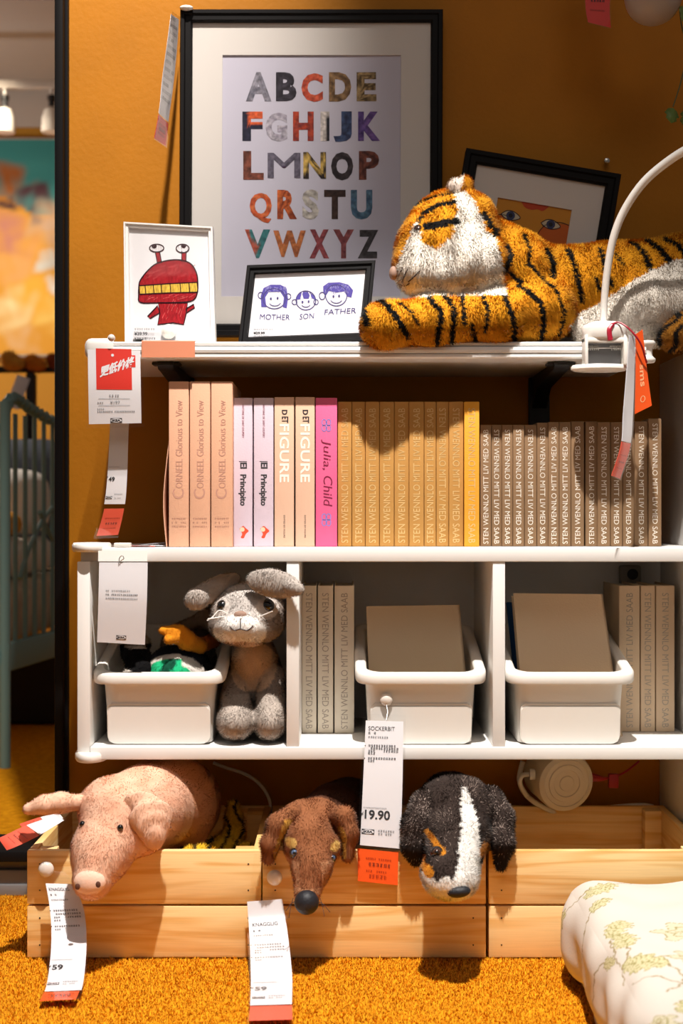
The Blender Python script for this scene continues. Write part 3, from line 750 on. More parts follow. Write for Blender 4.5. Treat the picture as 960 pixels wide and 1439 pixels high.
L2(circle(788, 288, 38, 38), closed=True); mb.poly([q(a, b, 0.0086) for a, b in [(742, 280), (742, 256), (760, 243), (800, 241), (832, 250), (848, 270), (842, 296), (826, 292), (818, 274), (790, 278), (762, 272), (752, 288)]], 1, pu)
L2(circle(738, 290, 10, 13))
for i in range(40):
    x = random.uniform(748, 835); y = random.uniform(246, 276); L2([(x, y), (x + random.uniform(-6, 8), y + random.uniform(4, 12))], 1.4, lin(150, 146, 200), d=0.00845)
    x = random.uniform(528, 610); y = random.uniform(254, 274); L2([(x, y), (x + random.uniform(-6, 8), y + random.uniform(4, 12))], 1.4, lin(150, 146, 200), d=0.00845)
for s, x, y, wd, sl in (('MOTHER', 516, 374, 106, 0.02), ('SON', 657, 374, 52, -0.08), ('FATHER', 745, 358, 112, -0.06)):
    put_text(mb, s, (lambda x0, y0, k: lambda a, b: q(x0 + a, y0 - b + a * k, 0.0084))(x, y, sl), 19, width=wd, m=1, col=pd, shear=0.1)
put_text(mb, '¥29.99', lambda a, b: q(494 + a, 426 - b, 0.0084), 8, width=40, m=1, bold=0.03)
for k, (y, n) in enumerate(((412, 11), (436, 9), (446, 13))): put_glyphs(mb, (lambda y0: lambda a, b: q(494 + a, y0 - b, 0.0084))(y), n, 6, 1, col=lin(110, 110, 115), seed=20 + k)
obj('print', mb, [M['paper'], M['print']], rt)

# tilted picture behind the tiger
rt, fn, inv, W_, H_ = picture('framed_print', (656, 207), (874, 244), (612, 475), 2.163, 19, 'black framed orange face print tilted on the wall behind the tiger', M['black'], dep=0.03)
px = lambda x, y, d=0.0: fn(*inv(x, y), d)
A0 = inv(701, 275); 
aw, ah = 106, 150
art = lambda a, b, d=0.0: fn(A0[0] + a, A0[1] + b, d)
mb = MB(); i = 17
O4 = [(i, i), (W_ - i, i), (W_ - i, H_ - i), (i, H_ - i)]; I4 = [A0, (A0[0] + aw, A0[1]), (A0[0] + aw, A0[1] + ah), (A0[0], A0[1] + ah)]
vs = [fn(*p, 0.011) for p in O4] + [fn(*p, 0.011) for p in I4] + [fn(*p, 0.0135) for p in I4]
fs = [[i, (i + 1) % 4, 4 + (i + 1) % 4, 4 + i] for i in range(4)] + [[4 + i, 4 + (i + 1) % 4, 8 + (i + 1) % 4, 8 + i] for i in range(4)]
mb.add(vs, fs); obj('mount', mb, M['mat_board'], rt)
mb = MB(); mb.prism([(-3, -3), (aw + 3, -3), (aw + 3, ah + 3), (-3, ah + 3)], art, 0.0136, 0.0142, 0, col=lin(206, 142, 44))
ap = lambda pts, col, d: mb.poly([art(a, b, d) for a, b in pts], 0, col)
ap(crom([(34, 0), (40, 7), (50, 9), (58, 7), (66, 8), (74, 0)], 5), lin(190, 72, 36), 0.0133)
ap(crom([(0, 26), (14, 24), (26, 30), (30, 48), (28, 80), (0, 84)], 6), lin(200, 100, 34), 0.01335)
ap(crom([(106, 22), (92, 22), (72, 28), (62, 46), (64, 84), (106, 84)], 6), lin(200, 100, 34), 0.01335)
stroke(mb, crom([(0, 24), (16, 23), (27, 32), (30, 60)], 6), lambda a, b: art(a, b, 0.0131), 1.2, 0, lin(80, 36, 20)); stroke(mb, crom([(64, 60), (64, 42), (74, 26), (92, 20), (106, 22)], 6), lambda a, b: art(a, b, 0.0131), 1.2, 0, lin(80, 36, 20))
for ex, ey in ((22, 22), (80, 25)):
    al = crom([(ex - 14, ey), (ex - 6, ey - 6), (ex + 4, ey - 6), (ex + 14, ey + 1), (ex + 4, ey + 6), (ex - 7, ey + 5), (ex - 14, ey)], 5)
    ap(al, lin(206, 196, 170), 0.0131); stroke(mb, al, lambda a, b: art(a, b, 0.0129), 1.2, 0, lin(60, 34, 30)); ap(circle(ex, ey, 6.2), lin(58, 64, 100), 0.0128); ap(circle(ex, ey, 3), lin(30, 28, 40), 0.0126)
obj('print', mb, [M['print']], rt)
ns = thing('wall_screw', P(853, 228, YW), 'small steel screw in the wall above the tilted picture', 'screw')
mb = MB(); mb.lathe([(0.0045, -0.004), (0.0045, 0), (0.004, 0.002), (0.0015, 0.003)], Matrix.Translation(P(853, 226, YW - 0.012)) @ Euler((PI / 2, 0, 0)).to_matrix().to_4x4()); obj('head', mb, M['steel'], ns)
mb = MB(); mb.tube([P(853, 226, YW - 0.012), P(853, 226, YW) + Vector((0, 0.004, 0))], 0.002); obj('shank', mb, M['steel'], ns)

# ------------------------------------------------------------------ books
def clothmat(name, c): return mat(name, c, 0.72, 0.2, bump=0.12, bscale=400)
BM = {'rose': clothmat('rose_cover', lin(218, 168, 138)), 'lilac': clothmat('lilac_cover', lin(208, 190, 202)), 'peach': clothmat('peach_cover', lin(222, 182, 156)), 'pink': clothmat('pink_cover', lin(228, 100, 144)),
      'tan': clothmat('tan_cover', lin(186, 138, 74)), 'amber': clothmat('amber_cover', lin(226, 160, 54)), 'brown': clothmat('brown_cover', lin(134, 106, 78)), 'cream': clothmat('cream_cover', lin(226, 216, 198)), 'taupe': clothmat('taupe_cover', lin(196, 176, 148)), 'sand': clothmat('sand_cover', lin(214, 190, 160))}
FO = {'foil_rose': mat('rose_foil', lin(188, 140, 122), 0.5, 0.4), 'foil_tan': mat('pale_tan_foil', lin(212, 178, 120), 0.4, 0.5), 'foil_white': mat('white_foil_print', lin(226, 218, 204), 0.4, 0.5), 'foil_grey': mat('grey_foil', lin(168, 156, 142), 0.4, 0.5), 'dark': M['ink'], 'wine': mat('wine_print', lin(120, 24, 60), 0.6), 'white_print': mat('white_title', lin(246, 236, 224), 0.6)}
def up_fn(X, Y, z): return lambda x, y: Vector((X - y, Y, z + x))       # reads bottom to top
def dn_fn(X, Y, z): return lambda x, y: Vector((X + y, Y, z - x))       # reads top to bottom
def book(x0, x1, ytop, z0, Y, cover, label, group, deco, depth=0.155):
    X0, X1 = P(x0, 0, Y).x + 0.0002, P(x1, 0, Y).x - 0.0002; z1 = P(0, ytop, Y).z; z0 += 0.0004
    root = thing('book', ((X0 + X1) / 2, Y + depth / 2, z0), label, 'book', group)
    t = 0.0021; mb = MB()
    mb.box((X0, Y, z0), (X1, Y + 0.003, z1), bev=0.0012); mb.box((X0, Y + 0.0035, z0), (X0 + t, Y + depth, z1), bev=0.0005); mb.box((X1 - t, Y + 0.0035, z0), (X1, Y + depth, z1), bev=0.0005)
    mb.box((X0 + 0.0007, Y + 0.0025, z0 + 0.0005), (X1 - 0.0007, Y + 0.004, z1 - 0.0005))
    mats = [cover]; deco(mb, mats, (X0 + X1) / 2, Y - 0.00025, z0, z1, X1 - X0)
    obj('cover', mb, mats, root)
    mb = MB(); mb.box((X0 + t, Y + 0.0045, z0 + 0.002), (X1 - t, Y + depth - 0.004, z1 - 0.003)); obj('page_block', mb, M['pages'], root)
    return root
SAAB = 'STEN WENNLO MITT LIV MED SAAB'
def deco_saab(foil, up, frac=0.92, hh=0.0085):
    def d(mb, mats, X, Y, z0, z1, wd):
        mats.append(foil); L = (z1 - z0) * frac; h = min(hh, wd * 0.56); mid = (z0 + z1) / 2 - (z1 - z0) * 0.01
        big = lambda s: s
        if up: put_text(mb, SAAB, up_fn(X + h / 2, Y, mid - L / 2), h, width=L, m=1, bold=0.008)
        else: put_text(mb, SAAB, dn_fn(X - h / 2, Y, mid + L / 2), h, width=L, m=1, bold=0.008)
    return d
def deco_corneel(mb, mats, X, Y, z0, z1, wd):
    mats.append(FO['foil_rose']); H = z1 - z0
    put_text(mb, 'C', up_fn(X + 0.007, Y, z0 + H * 0.29), 0.0155, m=1)
    put_text(mb, 'ORNEEL Glorious to View', up_fn(X + 0.0052, Y, z0 + H * 0.355), 0.0095, width=H * 0.53, m=1)
    for k in range(3): put_glyphs(mb, (lambda k: lambda a, b: Vector((X - 0.010 + a, Y, z0 + H * (0.165 - 0.024 * k) + b)))(k), 8, 0.0024, 1, seed=k)
def deco_princ(mb, mats, X, Y, z0, z1, wd):
    mats += [M['ink'], FO['wine'], mat('red_figure', lin(206, 70, 40), 0.6), mat('pale_figure', lin(240, 190, 160), 0.6)]; H = z1 - z0
    put_text(mb, 'El', dn_fn(X - 0.0035, Y, z0 + H * 0.565), 0.0088, width=0.0085, m=1, bold=0.03); put_text(mb, 'Principito', dn_fn(X - 0.0035, Y, z0 + H * 0.485), 0.0080, width=0.044, m=1, bold=0.03)
    stroke(mb, [(X - 0.0055, z0 + H * 0.572), (X + 0.0055, z0 + H * 0.572)], lambda a, b: Vector((a, Y, b)), 0.0008, 1)
    put_text(mb, 'ANTOINE DE SAINT-EXUPERY', dn_fn(X - 0.0012, Y, z0 + H * 0.955), 0.0028, width=0.047, m=2)
    mb.poly([Vector((X + a, Y, z0 + H * 0.10 + b)) for a, b in crom([(-0.005, 0.004), (0, 0.008), (0.004, 0.005), (0.008, 0.001), (0.004, -0.003), (0.001, -0.009), (-0.003, -0.008), (-0.001, -0.003), (-0.005, 0.004)], 4)], 3)
    mb.poly([Vector((X + a - 0.001, Y - 0.0001, z0 + H * 0.115 + b)) for a, b in circle(0, 0, 0.0033)], 4)
def deco_fig(mb, mats, X, Y, z0, z1, wd):
    mats += [FO['white_print'], M['ink']]; H = z1 - z0
    put_text(mb, 'FIGURE', dn_fn(X - 0.006, Y, z0 + H * 0.82), 0.0125, width=H * 0.39, m=1, bold=0.02)
    put_text(mb, 'D', dn_fn(X - 0.003, Y, z0 + H * 0.915), 0.007, m=2, bold=0.04); put_text(mb, 'ET', dn_fn(X - 0.003, Y, z0 + H * 0.87), 0.0085, width=0.009, m=2, bold=0.03)
    put_text(mb, 'EDITED BY FIGURE', dn_fn(X - 0.001, Y, z0 + H * 0.21), 0.0022, width=0.032, m=2)
def deco_julia(mb, mats, X, Y, z0, z1, wd):
    mats += [FO['wine'], mat('blue_bows', lin(120, 130, 205), 0.6)]; H = z1 - z0
    put_text(mb, 'Julia,', dn_fn(X - 0.004, Y, z0 + H * 0.72), 0.0105, width=H * 0.205, m=1, shear=0.15); put_text(mb, 'Child', dn_fn(X - 0.004, Y, z0 + H * 0.475), 0.0125, width=H * 0.205, m=1, shear=0.15)
    for k in (0.815, 0.18):
        for a, b in ((-0.004, 0.004), (0.004, 0.004), (-0.004, -0.004), (0.004, -0.004)): stroke(mb, circle(X + a * 0.8, z0 + H * k + b, 0.003, 0.0045, 12), lambda u, v: Vector((u, Y, v)), 0.0011, 2, closed=True)
GB = 'pale rose tall books'
ORD = ['first', 'second', 'third', 'fourth', 'fifth', 'sixth', 'seventh', 'eighth', 'ninth', 'tenth', 'eleventh', 'twelfth', 'thirteenth', 'fourteenth', 'fifteenth']
for i, (a, b) in enumerate(((237, 265.5), (266.5, 295.5), (296.5, 327))):
    r = book(a, b, 536, ZT, 1.985, BM['rose'], ['tall rose book at the far left end of the upper row', 'tall rose book in the middle of the three rose books', 'tall rose book touching the lilac books'][i], 'tall rose books', deco_corneel, 0.17)
    if i == 0:
        mb = MB(); X = P(a, 0, 1.985).x
        L_ = crom([(X - 0.0005, 0.70), (X - 0.007, 0.64), (X - 0.008, 0.60), (X - 0.004, 0.5515)], 6)
        V = []; 
        for x, z in L_: V += [(x, 1.99, z), (x, 2.12, z), (x + 0.0012, 1.99, z), (x + 0.0012, 2.12, z)]
        F = []
        for k in range(len(L_) - 1):
            s_ = 4 * k; F += [[s_, s_ + 1, s_ + 5, s_ + 4], [s_ + 2, s_ + 6, s_ + 7, s_ + 3], [s_, s_ + 4, s_ + 6, s_ + 2], [s_ + 1, s_ + 3, s_ + 7, s_ + 5]]
        mb.add(V, F, 0, True); obj('bowed_jacket', mb, BM['rose'], r)
for i, (a, b) in enumerate(((328, 355), (356.5, 384.5))):
    book(a, b, 559, ZT, 2.0, BM['lilac'], ['lilac book with a little red figure, beside the rose books', 'lilac book with a little red figure, beside the peach books'][i], 'lilac books', deco_princ)
for i, (a, b) in enumerate(((385.5, 413.5), (415, 442.5))):
    book(a, b, 558, ZT, 2.0, BM['peach'], ['peach book with white lettering, beside the lilac books', 'peach book with white lettering, beside the bright pink book'][i], 'peach books', deco_fig)
book(443.5, 474, 559, ZT, 2.0, BM['pink'], 'bright pink book with blue bows on its spine', 'upper row books', deco_julia)
gb = [474.6, 494.4, 513.6, 533.2, 554, 575, 596, 613, 631, 651.5]
for i in range(9):
    book(gb[i], gb[i + 1], 564.5, ZT, 2.012 + 0.002 * math.sin(i * 2.1), BM['tan'], '%s tan book to the right of the bright pink book' % ORD[i], 'tan books in the upper row', deco_saab(FO['foil_tan'], i < 7, 0.93, 0.0095))
book(652.5, 674, 564.5, ZT, 2.004, BM['amber'], 'bright amber book between the tan and the brown books', 'upper row books', deco_saab(FO['foil_tan'], False, 0.93, 0.0095))
bb = [675, 690.6, 705.5, 721, 737, 754.5, 771, 786, 802.5, 821.8, 823, 840, 858, 875, 892, 911, 911.5, 930]
pr = [(0, 1), (1, 2), (2, 3), (3, 4), (4, 5), (5, 6), (6, 7), (7, 8), (8, 9), (10, 11), (11, 12), (12, 13), (13, 14), (14, 15), (16, 17)]
UP = {0, 6, 7, 8, 9}
for i, (a, b) in enumerate(pr):
    yt = [597, 597, 597, 597, 597, 594, 593, 593, 592, 592, 593, 593, 593, 592, 588][i]
    book(bb[a], bb[b] - (0.5 if i == 8 else 0), yt, ZT, 2.02 + 0.003 * math.sin(i * 1.7), BM['brown'], '%s brown book counted from the bright amber book' % ORD[i], 'small brown books in the upper row', deco_saab(FO['foil_white'], i in UP, 0.94, 0.0072), 0.13)
for i, (a, b) in enumerate(((424, 445), (446.5, 468.5), (470, 498))):
    book(a, b, 823, ZB, 2.07, BM['cream'], ['cream book against the divider behind the grey rabbit ear', 'cream book in the middle of the three beside the centre bin', 'cream book touching the centre bin'][i], 'cream books in the middle cubby', deco_saab(FO['foil_grey'], i == 2, 0.92, 0.0095), 0.14)
for i, (a, b) in enumerate(((870, 899.5), (900.5, 921), (922, 948.5))):
    book(a, b, 823, ZB, 2.083, BM['sand'], ['sand coloured book touching the right bin', 'slim sand coloured book in the middle of the right cubby trio', 'sand coloured book against the right end of the cubbies'][i], 'sand coloured books in the right cubby', deco_saab(FO['foil_grey'], i == 0, 0.92, 0.0095), 0.125)

# ------------------------------------------------------------------ storage bins
def rrect(hw, yf, yb, r, n=6):
    pts = []
    for cx, cy, a0 in ((hw - r, yb - r, 0), (-hw + r, yb - r, PI / 2), (-hw + r, yf + r, PI), (hw - r, yf + r, 1.5 * PI)):
        for i in range(n + 1):
            a = a0 + PI / 2 * i / n; pts.append((cx + r * math.cos(a), cy + r * math.sin(a)))
    return pts
def storage_bin(pxa, pxb, label):
    yf, yb = 1.948, 2.20; xa, xb = P(pxa, 0, yf).x, P(pxb, 0, yf).x; cx = (xa + xb) / 2; hw = (xb - xa) / 2
    zb = ZB + 0.0005; zf_, zk = 0.3795, 0.428
    root = thing('storage_bin', (cx, (yf + yb) / 2, zb), label, 'bin', 'white storage bins in the cubbies')
    zt = lambda y: zf_ + (zk - zf_) * min(1, max(0, (y - yf - 0.012) / (yb - yf - 0.02))) ** 1.0
    def loop(d, r, t, dz=0.0, low=False, grow=0):
        pts = rrect(hw - d, yf + d * 1.05, yb - d, r)
        return [(cx + x, y, zb + t * (zt(y) + dz - zb)) for x, y in pts]
    # outer wall, then over the rolled rim, then the inside
    rings = [loop(0.024, 0.016, 0.0), loop(0.020, 0.018, 0.0, 0) if False else loop(0.0195, 0.020, 0.02), loop(0.0165, 0.022, 0.55), loop(0.0140, 0.024, 1.0, -0.016)]
    body_out = rings
    inner = [loop(0.0160, 0.022, 1.0, -0.004), loop(0.0185, 0.020, 0.5), loop(0.0225, 0.016, 0.04)]
    def strip(rs, mb, close_first=False, close_last=False):
        n = len(rs[0]); vs = [p for r in rs for p in r]; fs = []
        for k in range(len(rs) - 1):
            for i in range(n): fs.append([k * n + i, k * n + (i + 1) % n, (k + 1) * n + (i + 1) % n, (k + 1) * n + i])
        if close_first: fs.append(list(range(n))[::-1])
        if close_last: fs.append([(len(rs) - 1) * n + i for i in range(n)])
        mb.add(vs, fs, 0, True)
    mb = MB(); strip(body_out, mb, True); strip(inner[::1], mb, False, True)
    obj('body', mb, M['plastic'], root, 50)
    rim = [loop(0.0140, 0.024, 1.0, -0.016), loop(0.001, 0.030, 1.0, -0.0160), loop(0.0, 0.031, 1.0, -0.014), loop(0.0, 0.031, 1.0, -0.004), loop(0.002, 0.030, 1.0, -0.001), loop(0.005, 0.028, 1.0, 0.0), loop(0.0125, 0.025, 1.0, 0.0), loop(0.0155, 0.022, 1.0, -0.002), loop(0.0160, 0.022, 1.0, -0.005)]
    mb = MB(); strip(rim, mb); obj('rim', mb, M['plastic'], root, 60)
    # raised lower front with rounded corners and a shallow groove
    mb = MB(); x2 = hw - 0.021
    pts = []
    for (qx, qz, a0, r) in ((x2 - 0.008, 0.049, 0, 0.008), (-x2 + 0.008, 0.049, PI / 2, 0.008), (-x2 + 0.012, 0.013, PI, 0.012), (x2 - 0.012, 0.013, 1.5 * PI, 0.012)):
        for i in range(6): a = a0 + PI / 2 * i / 5; pts.append((qx + r * math.cos(a), qz + r * math.sin(a)))
    yfz = lambda z: yf + 0.0255 - 0.01 * (z / 0.1)
    mb.prism(pts, lambda a, b, d: (cx + a, yfz(b) + d, zb + b), -0.0045, 0.004)
    p2 = [(a * 0.985, 0.03 + (b - 0.03) * 0.93) for a, b in pts]
    mb.prism(p2, lambda a, b, d: (cx + a, yfz(b) + d, zb + b - 0.002), -0.0062, -0.004)
    mb.prism([(-x2 + 0.006, 0.0578), (x2 - 0.006, 0.0578), (x2 - 0.002, 0.0505), (-x2 + 0.002, 0.0505)], lambda a, b, d: (cx + a, yfz(b) + d, zb + b), -0.0030, 0.004)
    obj('front_panel', mb, M['plastic'], root, 30)
    return root
storage_bin(126, 315.5, 'white plastic bin holding the duck toy, left of the rabbit')
storage_bin(499.5, 686, 'white plastic bin with a taupe book, in the middle cubby')
storage_bin(712, 897, 'white plastic bin with a pale upright book, in the right cubby')
def leaning_book(TL, TR, BR, BL, Yt, Yb, th, label, cover, zfloor):
    """front board from photo corners, continued down to the bin floor"""
    a, b, c_, d = P(*TL, Yt), P(*TR, Yt), P(*BR, Yb), P(*BL, Yb)
    ka = (a.z - zfloor) / (a.z - d.z); kb = (b.z - zfloor) / (b.z - c_.z)
    d = a + (d - a) * ka; c_ = b + (c_ - b) * kb
    nrm = (b - a).cross(d - a).normalized()
    if nrm.y < 0: nrm = -nrm
    root = thing('book', (a + b + c_ + d) / 4 * 1.0, label, 'book')
    ORG[root.name] = Vector(root.location)
    def slab(o0, o1, ins):
        def f(u, v): return a + (b - a) * u + (d - a) * v * (1 - u) + (c_ - b) * v * u
        q = [f(ins, ins * 0.5), f(1 - ins, ins * 0.5), f(1 - ins, 1 - ins * 0.5), f(ins, 1 - ins * 0.5)]
        return [p + nrm * o0 for p in q] + [p + nrm * o1 for p in q]
    F = [[0, 1, 2, 3], [7, 6, 5, 4], [0, 4, 5, 1], [1, 5, 6, 2], [2, 6, 7, 3], [3, 7, 4, 0]]
    mb = MB(); mb.add(slab(0, 0.0022, 0), F); mb.add(slab(th - 0.0022, th, 0), F)
    r0 = [b, c_]; mb.add([b, b - (b - a).normalized() * 0.0022, c_ - (b - a).normalized() * 0.0022, c_] + [p + nrm * th for p in (b, b - (b - a).normalized() * 0.0022, c_ - (b - a).normalized() * 0.0022, c_)], F)
    obj('cover', mb, cover, root)
    mb = MB(); mb.add(slab(0.0024, th - 0.0024, 0.022), F); obj('page_block', mb, M['pages'], root)
leaning_book((515, 852), (646, 850), (655, 947), (518.5, 945), 2.06, 2.03, 0.016, 'plain taupe book leaning back inside the middle bin', BM['taupe'], ZB + 0.007)
leaning_book((721.5, 833.6), (847, 835), (863, 947.5), (731, 947.5), 2.05, 2.022, 0.024, 'plain pale book standing inside the right bin', BM['sand'], ZB + 0.007)
leaning_book((712.5, 846), (770, 848), (785, 950), (724, 950), 2.10, 2.08, 0.012, 'dark blue book behind the pale book in the right bin', clothmat('blue_cover', lin(30, 70, 120)), ZB + 0.007)
# ------------------------------------------------------------------ price tags in clear sleeves
class Strip:
    """a hanging band from (left point, right point) stations, top to bottom"""
    def __init__(s, st, n=10):
        L_ = crom([tuple(P(*a)) for a, b in st], n); R_ = crom([tuple(P(*b)) for a, b in st], n)
        s.L = [Vector(p) for p in L_]; s.R = [Vector(p) for p in R_]; s.n = len(s.L) - 1
        mid = [(a + b) / 2 for a, b in zip(s.L, s.R)]
        acc = [0.0]
        for a, b in zip(mid[:-1], mid[1:]): acc.append(acc[-1] + (b - a).length)
        s.len = acc[-1]; s.acc = acc; s.W = sum((b - a).length for a, b in zip(s.L, s.R)) / (s.n + 1)
    def at(s, u, v, off=0.0):
        d = v * s.len; k = 0
        while k < s.n - 1 and s.acc[k + 1] < d: k += 1
        t = (d - s.acc[k]) / max(s.acc[k + 1] - s.acc[k], 1e-9)
        l0 = s.L[k].lerp(s.L[k + 1], t); r0 = s.R[k].lerp(s.R[k + 1], t)
        nr = (r0 - l0).cross(s.L[k + 1] - s.L[k]).normalized()
        if nr.y > 0: nr = -nr
        return l0.lerp(r0, u) + nr * off
    def sheet(s, mb, u0, u1, v0, v1, off, th, m, nv=60, nu=4, col=(1, 1, 1)):
        g = lambda o: [s.at(u0 + (u1 - u0) * i / nu, v0 + (v1 - v0) * j / nv, o) for j in range(nv + 1) for i in range(nu + 1)]
        w_ = nu + 1; K = w_ * (nv + 1); V = g(off + th) + g(off); F = []
        for j in range(nv):
            for i in range(nu):
                a = j * w_ + i; F.append([a, a + 1, a + w_ + 1, a + w_]); F.append([K + a, K + a + w_, K + a + w_ + 1, K + a + 1])
        per = [i for i in range(w_)] + [j * w_ + nu for j in range(1, nv + 1)] + [nv * w_ + i for i in range(nu - 1, -1, -1)] + [j * w_ for j in range(nv - 1, 0, -1)]
        for a, b in zip(per, per[1:] + per[:1]): F.append([a, K + a, K + b, b])
        mb.add(V, F, m, True, None, col)
    def fn(s, u, v, off, sx=1.0):
        return lambda x, y: s.at(u + x / s.W, v - y / s.len, off)
def logo(mb, S, u, v, wmm, off, m_ink, m_bg):
    """the shop's small block lettering: dark box, pale oval, letters"""
    f = S.fn(u, v, off); h = wmm * 0.40
    mb.poly([f(0, 0), f(wmm, 0), f(wmm, h), f(0, h)], m_ink)
    f = S.fn(u, v, off + 0.00012); mb.poly([f(wmm / 2 + a, h / 2 + b) for a, b in circle(0, 0, wmm * 0.47, h * 0.44)], m_bg)
    f = S.fn(u, v, off + 0.00024); put_text(mb, 'IKEA', lambda x, y: f(x + wmm * 0.13, y + h * 0.27), h * 0.46, width=wmm * 0.74, m=m_ink, bold=0.05)
def sleeve_tag(name, label, st, content, red=None, paper=(0.05, 0.95, 0.03, 0.80), redm='red', group='price tags in clear sleeves', loc=None, clear=True, cat='price tag', sleeve=(0, 1, 0, 1)):
    S = Strip(st); root = thing(name, S.at(0.5, 1.0) if loc is None else loc, label, cat, group)
    mb = MB(); S.sheet(mb, paper[0], paper[1], paper[2], paper[3], 0.0, 0.0003, 0)
    if content: content(mb, S, 0.0008)
    obj('paper', mb, [M['paper'], M['ink'], M['greyink'], M['red']], root)
    if red:
        mb = MB(); S.sheet(mb, *red, 0.0, 0.0003, 0)
        f = S.fn(red[0] + 0.12, red[2] + (red[3] - red[2]) * 0.38, 0.0009)
        n = 9; wd = S.W * (red[1] - red[0]) * 0.72
        put_glyphs(mb, f, n, wd / n, 1, seed=5); f2 = S.fn(red[0] + 0.2, red[2] + (red[3] - red[2]) * 0.58, 0.0009); put_glyphs(mb, f2, 5, wd / 6.5, 2, seed=6)
        f3 = S.fn(red[0] + 0.16, red[2] + (red[3] - red[2]) * 0.75, 0.0009); put_glyphs(mb, f3, 9, wd / 11, 1, seed=8)
        obj('red_slip', mb, [M[redm], mat('dim_print', (0.30, 0.03, 0.01), 0.6), M['ink']], root)
    if clear:
        mb = MB(); S.sheet(mb, *sleeve, 0.0018, 0.0002, 0)
        obj('clear_sleeve', mb, M['clear'], root)
    return root, S
def info(price, name=None, cents=None, faded=False, y_price=0.62, y_logo=0.72):
    ink = 2 if faded else 1
    def f(mb, S, off):
        W_, L_ = S.W, S.len
        if name:
            put_text(mb, name, S.fn(0.13, 0.125, off), 0.0052 * W_ / 0.055, width=W_ * 0.62, m=1)
            put_glyphs(mb, S.fn(0.13, 0.155, off), 3, W_ * 0.06, 1, seed=1); put_glyphs(mb, S.fn(0.13, 0.185, off), 9, W_ * 0.05, 2, seed=2)
        for k, (v, n) in enumerate(((0.25, 11), (0.27, 12), (0.29, 12), (0.308, 3), (0.345, 11), (0.365, 3))):
            put_glyphs(mb, S.fn(0.14, v, off), n, W_ * 0.056, ink, seed=30 + k)
        for v in (0.247, 0.342): fb = S.fn(0.07, v, off); mb.poly([fb(a, b) for a, b in circle(0, 0.001, 0.0008, n=8)], 1)
        put_glyphs(mb, S.fn(0.10, y_price - 0.075, off), 14, W_ * 0.035, 2, seed=44)
        put_text(mb, '¥', S.fn(0.035, y_price - 0.018, off), 0.0040 * W_ / 0.045, m=ink); put_text(mb, price, S.fn(0.13, y_price, off), 0.0105 * W_ / 0.055, m=ink, bold=0.025)
        logo(mb, S, 0.08, y_logo, W_ * 0.28, off, 1, 0); put_glyphs(mb, S.fn(0.44, y_logo - 0.022, off), 7, W_ * 0.05, 2, seed=50); put_glyphs(mb, S.fn(0.44, y_logo, off), 6, W_ * 0.05, 2, seed=51)
    return f
def knob(root, px, py, Y, r=0.0095, m='clear_knob'):
    mb = MB(); mb.lathe([(r * 0.6, 0.0), (r, 0.0015), (r * 0.95, 0.0045), (r * 0.6, 0.0072), (0.001, 0.008)], Matrix.Translation(P(px, py, Y)) @ Euler((PI / 2, 0, 0)).to_matrix().to_4x4(), 0, 20)
    obj('pin', mb, M[m], root, 70)
M['clear_knob'] = mat('milky_knob', (0.72, 0.66, 0.60), 0.12, 0.6, coat=0.6)

# 1: large pouch with the red square, hanging off the shelf corner
def lower_price(mb, S, off):
    f = S.fn(0.0, 0.0, off); W_, L_ = S.W, S.len
    g = lambda a, b, o=off: S.at(a, b, o)
    S.sheet(mb, 0.19, 0.80, 0.115, 0.575, off - 0.0004, 0.0003, 3, 20); S.sheet(mb, 0.79, 0.865, 0.185, 0.32, off - 0.0004, 0.0003, 3, 8, 1)
    put_text(mb, '更低价格', lambda x, y: S.at(0.25 + x / W_, 0.43 - y / L_ - 0.23 * x / W_, off + 0.0003), W_ * 0.125, width=W_ * 0.60, m=0, bold=0.045, shear=0.25)
    fb = S.fn(0.475, 0.19, off + 0.0003); mb.poly([fb(a, b) for a, b in circle(0, 0, 0.002, n=14)], 0)
    put_glyphs(mb, S.fn(0.40, 0.66, off), 4, W_ * 0.045, 2, seed=61)
    for v in (0.675, 0.75): mb.poly([g(0.22, v), g(0.76, v), g(0.76, v + 0.004), g(0.22, v + 0.004)], 2)
    put_glyphs(mb, S.fn(0.20, 0.735, off), 3, W_ * 0.035, 2, seed=62); put_text(mb, '¥197', S.fn(0.42, 0.735, off), W_ * 0.05, width=W_ * 0.17, m=2)
    for v, a, n in ((0.80, 0.20, 4), (0.83, 0.20, 22)): put_glyphs(mb, S.fn(a, v, off), n, W_ * 0.028, 1 if n > 5 else 2, seed=63)
    logo(mb, S, 0.42, 0.945, W_ * 0.20, off, 1, 0)
t1, S1 = sleeve_tag('price_pouch', 'large clear pouch with a red lower price square hanging off the shelf corner', [((119, 475, 1.945), (201, 477, 1.945)), ((120, 540, 1.94), (202, 541, 1.94)), ((121, 602, 1.945), (203, 600, 1.945))], lower_price, paper=(0.05, 0.95, 0.13, 0.955))
knob(t1, 157, 475, 1.943, 0.005)
# 2: long narrow tag behind it
sleeve_tag('price_tag', 'long hanging price tag reading 49 below the shelf pouch', [((156, 500, 1.975), (186, 500, 1.975)), ((153, 600, 1.975), (182, 600, 1.975)), ((146, 700, 1.975), (178, 700, 1.975)), ((131, 757, 1.985), (167, 755, 1.985))], info('49', None, y_price=0.68, y_logo=0.775), red=(0.10, 0.95, 0.83, 0.985), paper=(0.06, 0.96, 0.02, 0.805), redm='coral')
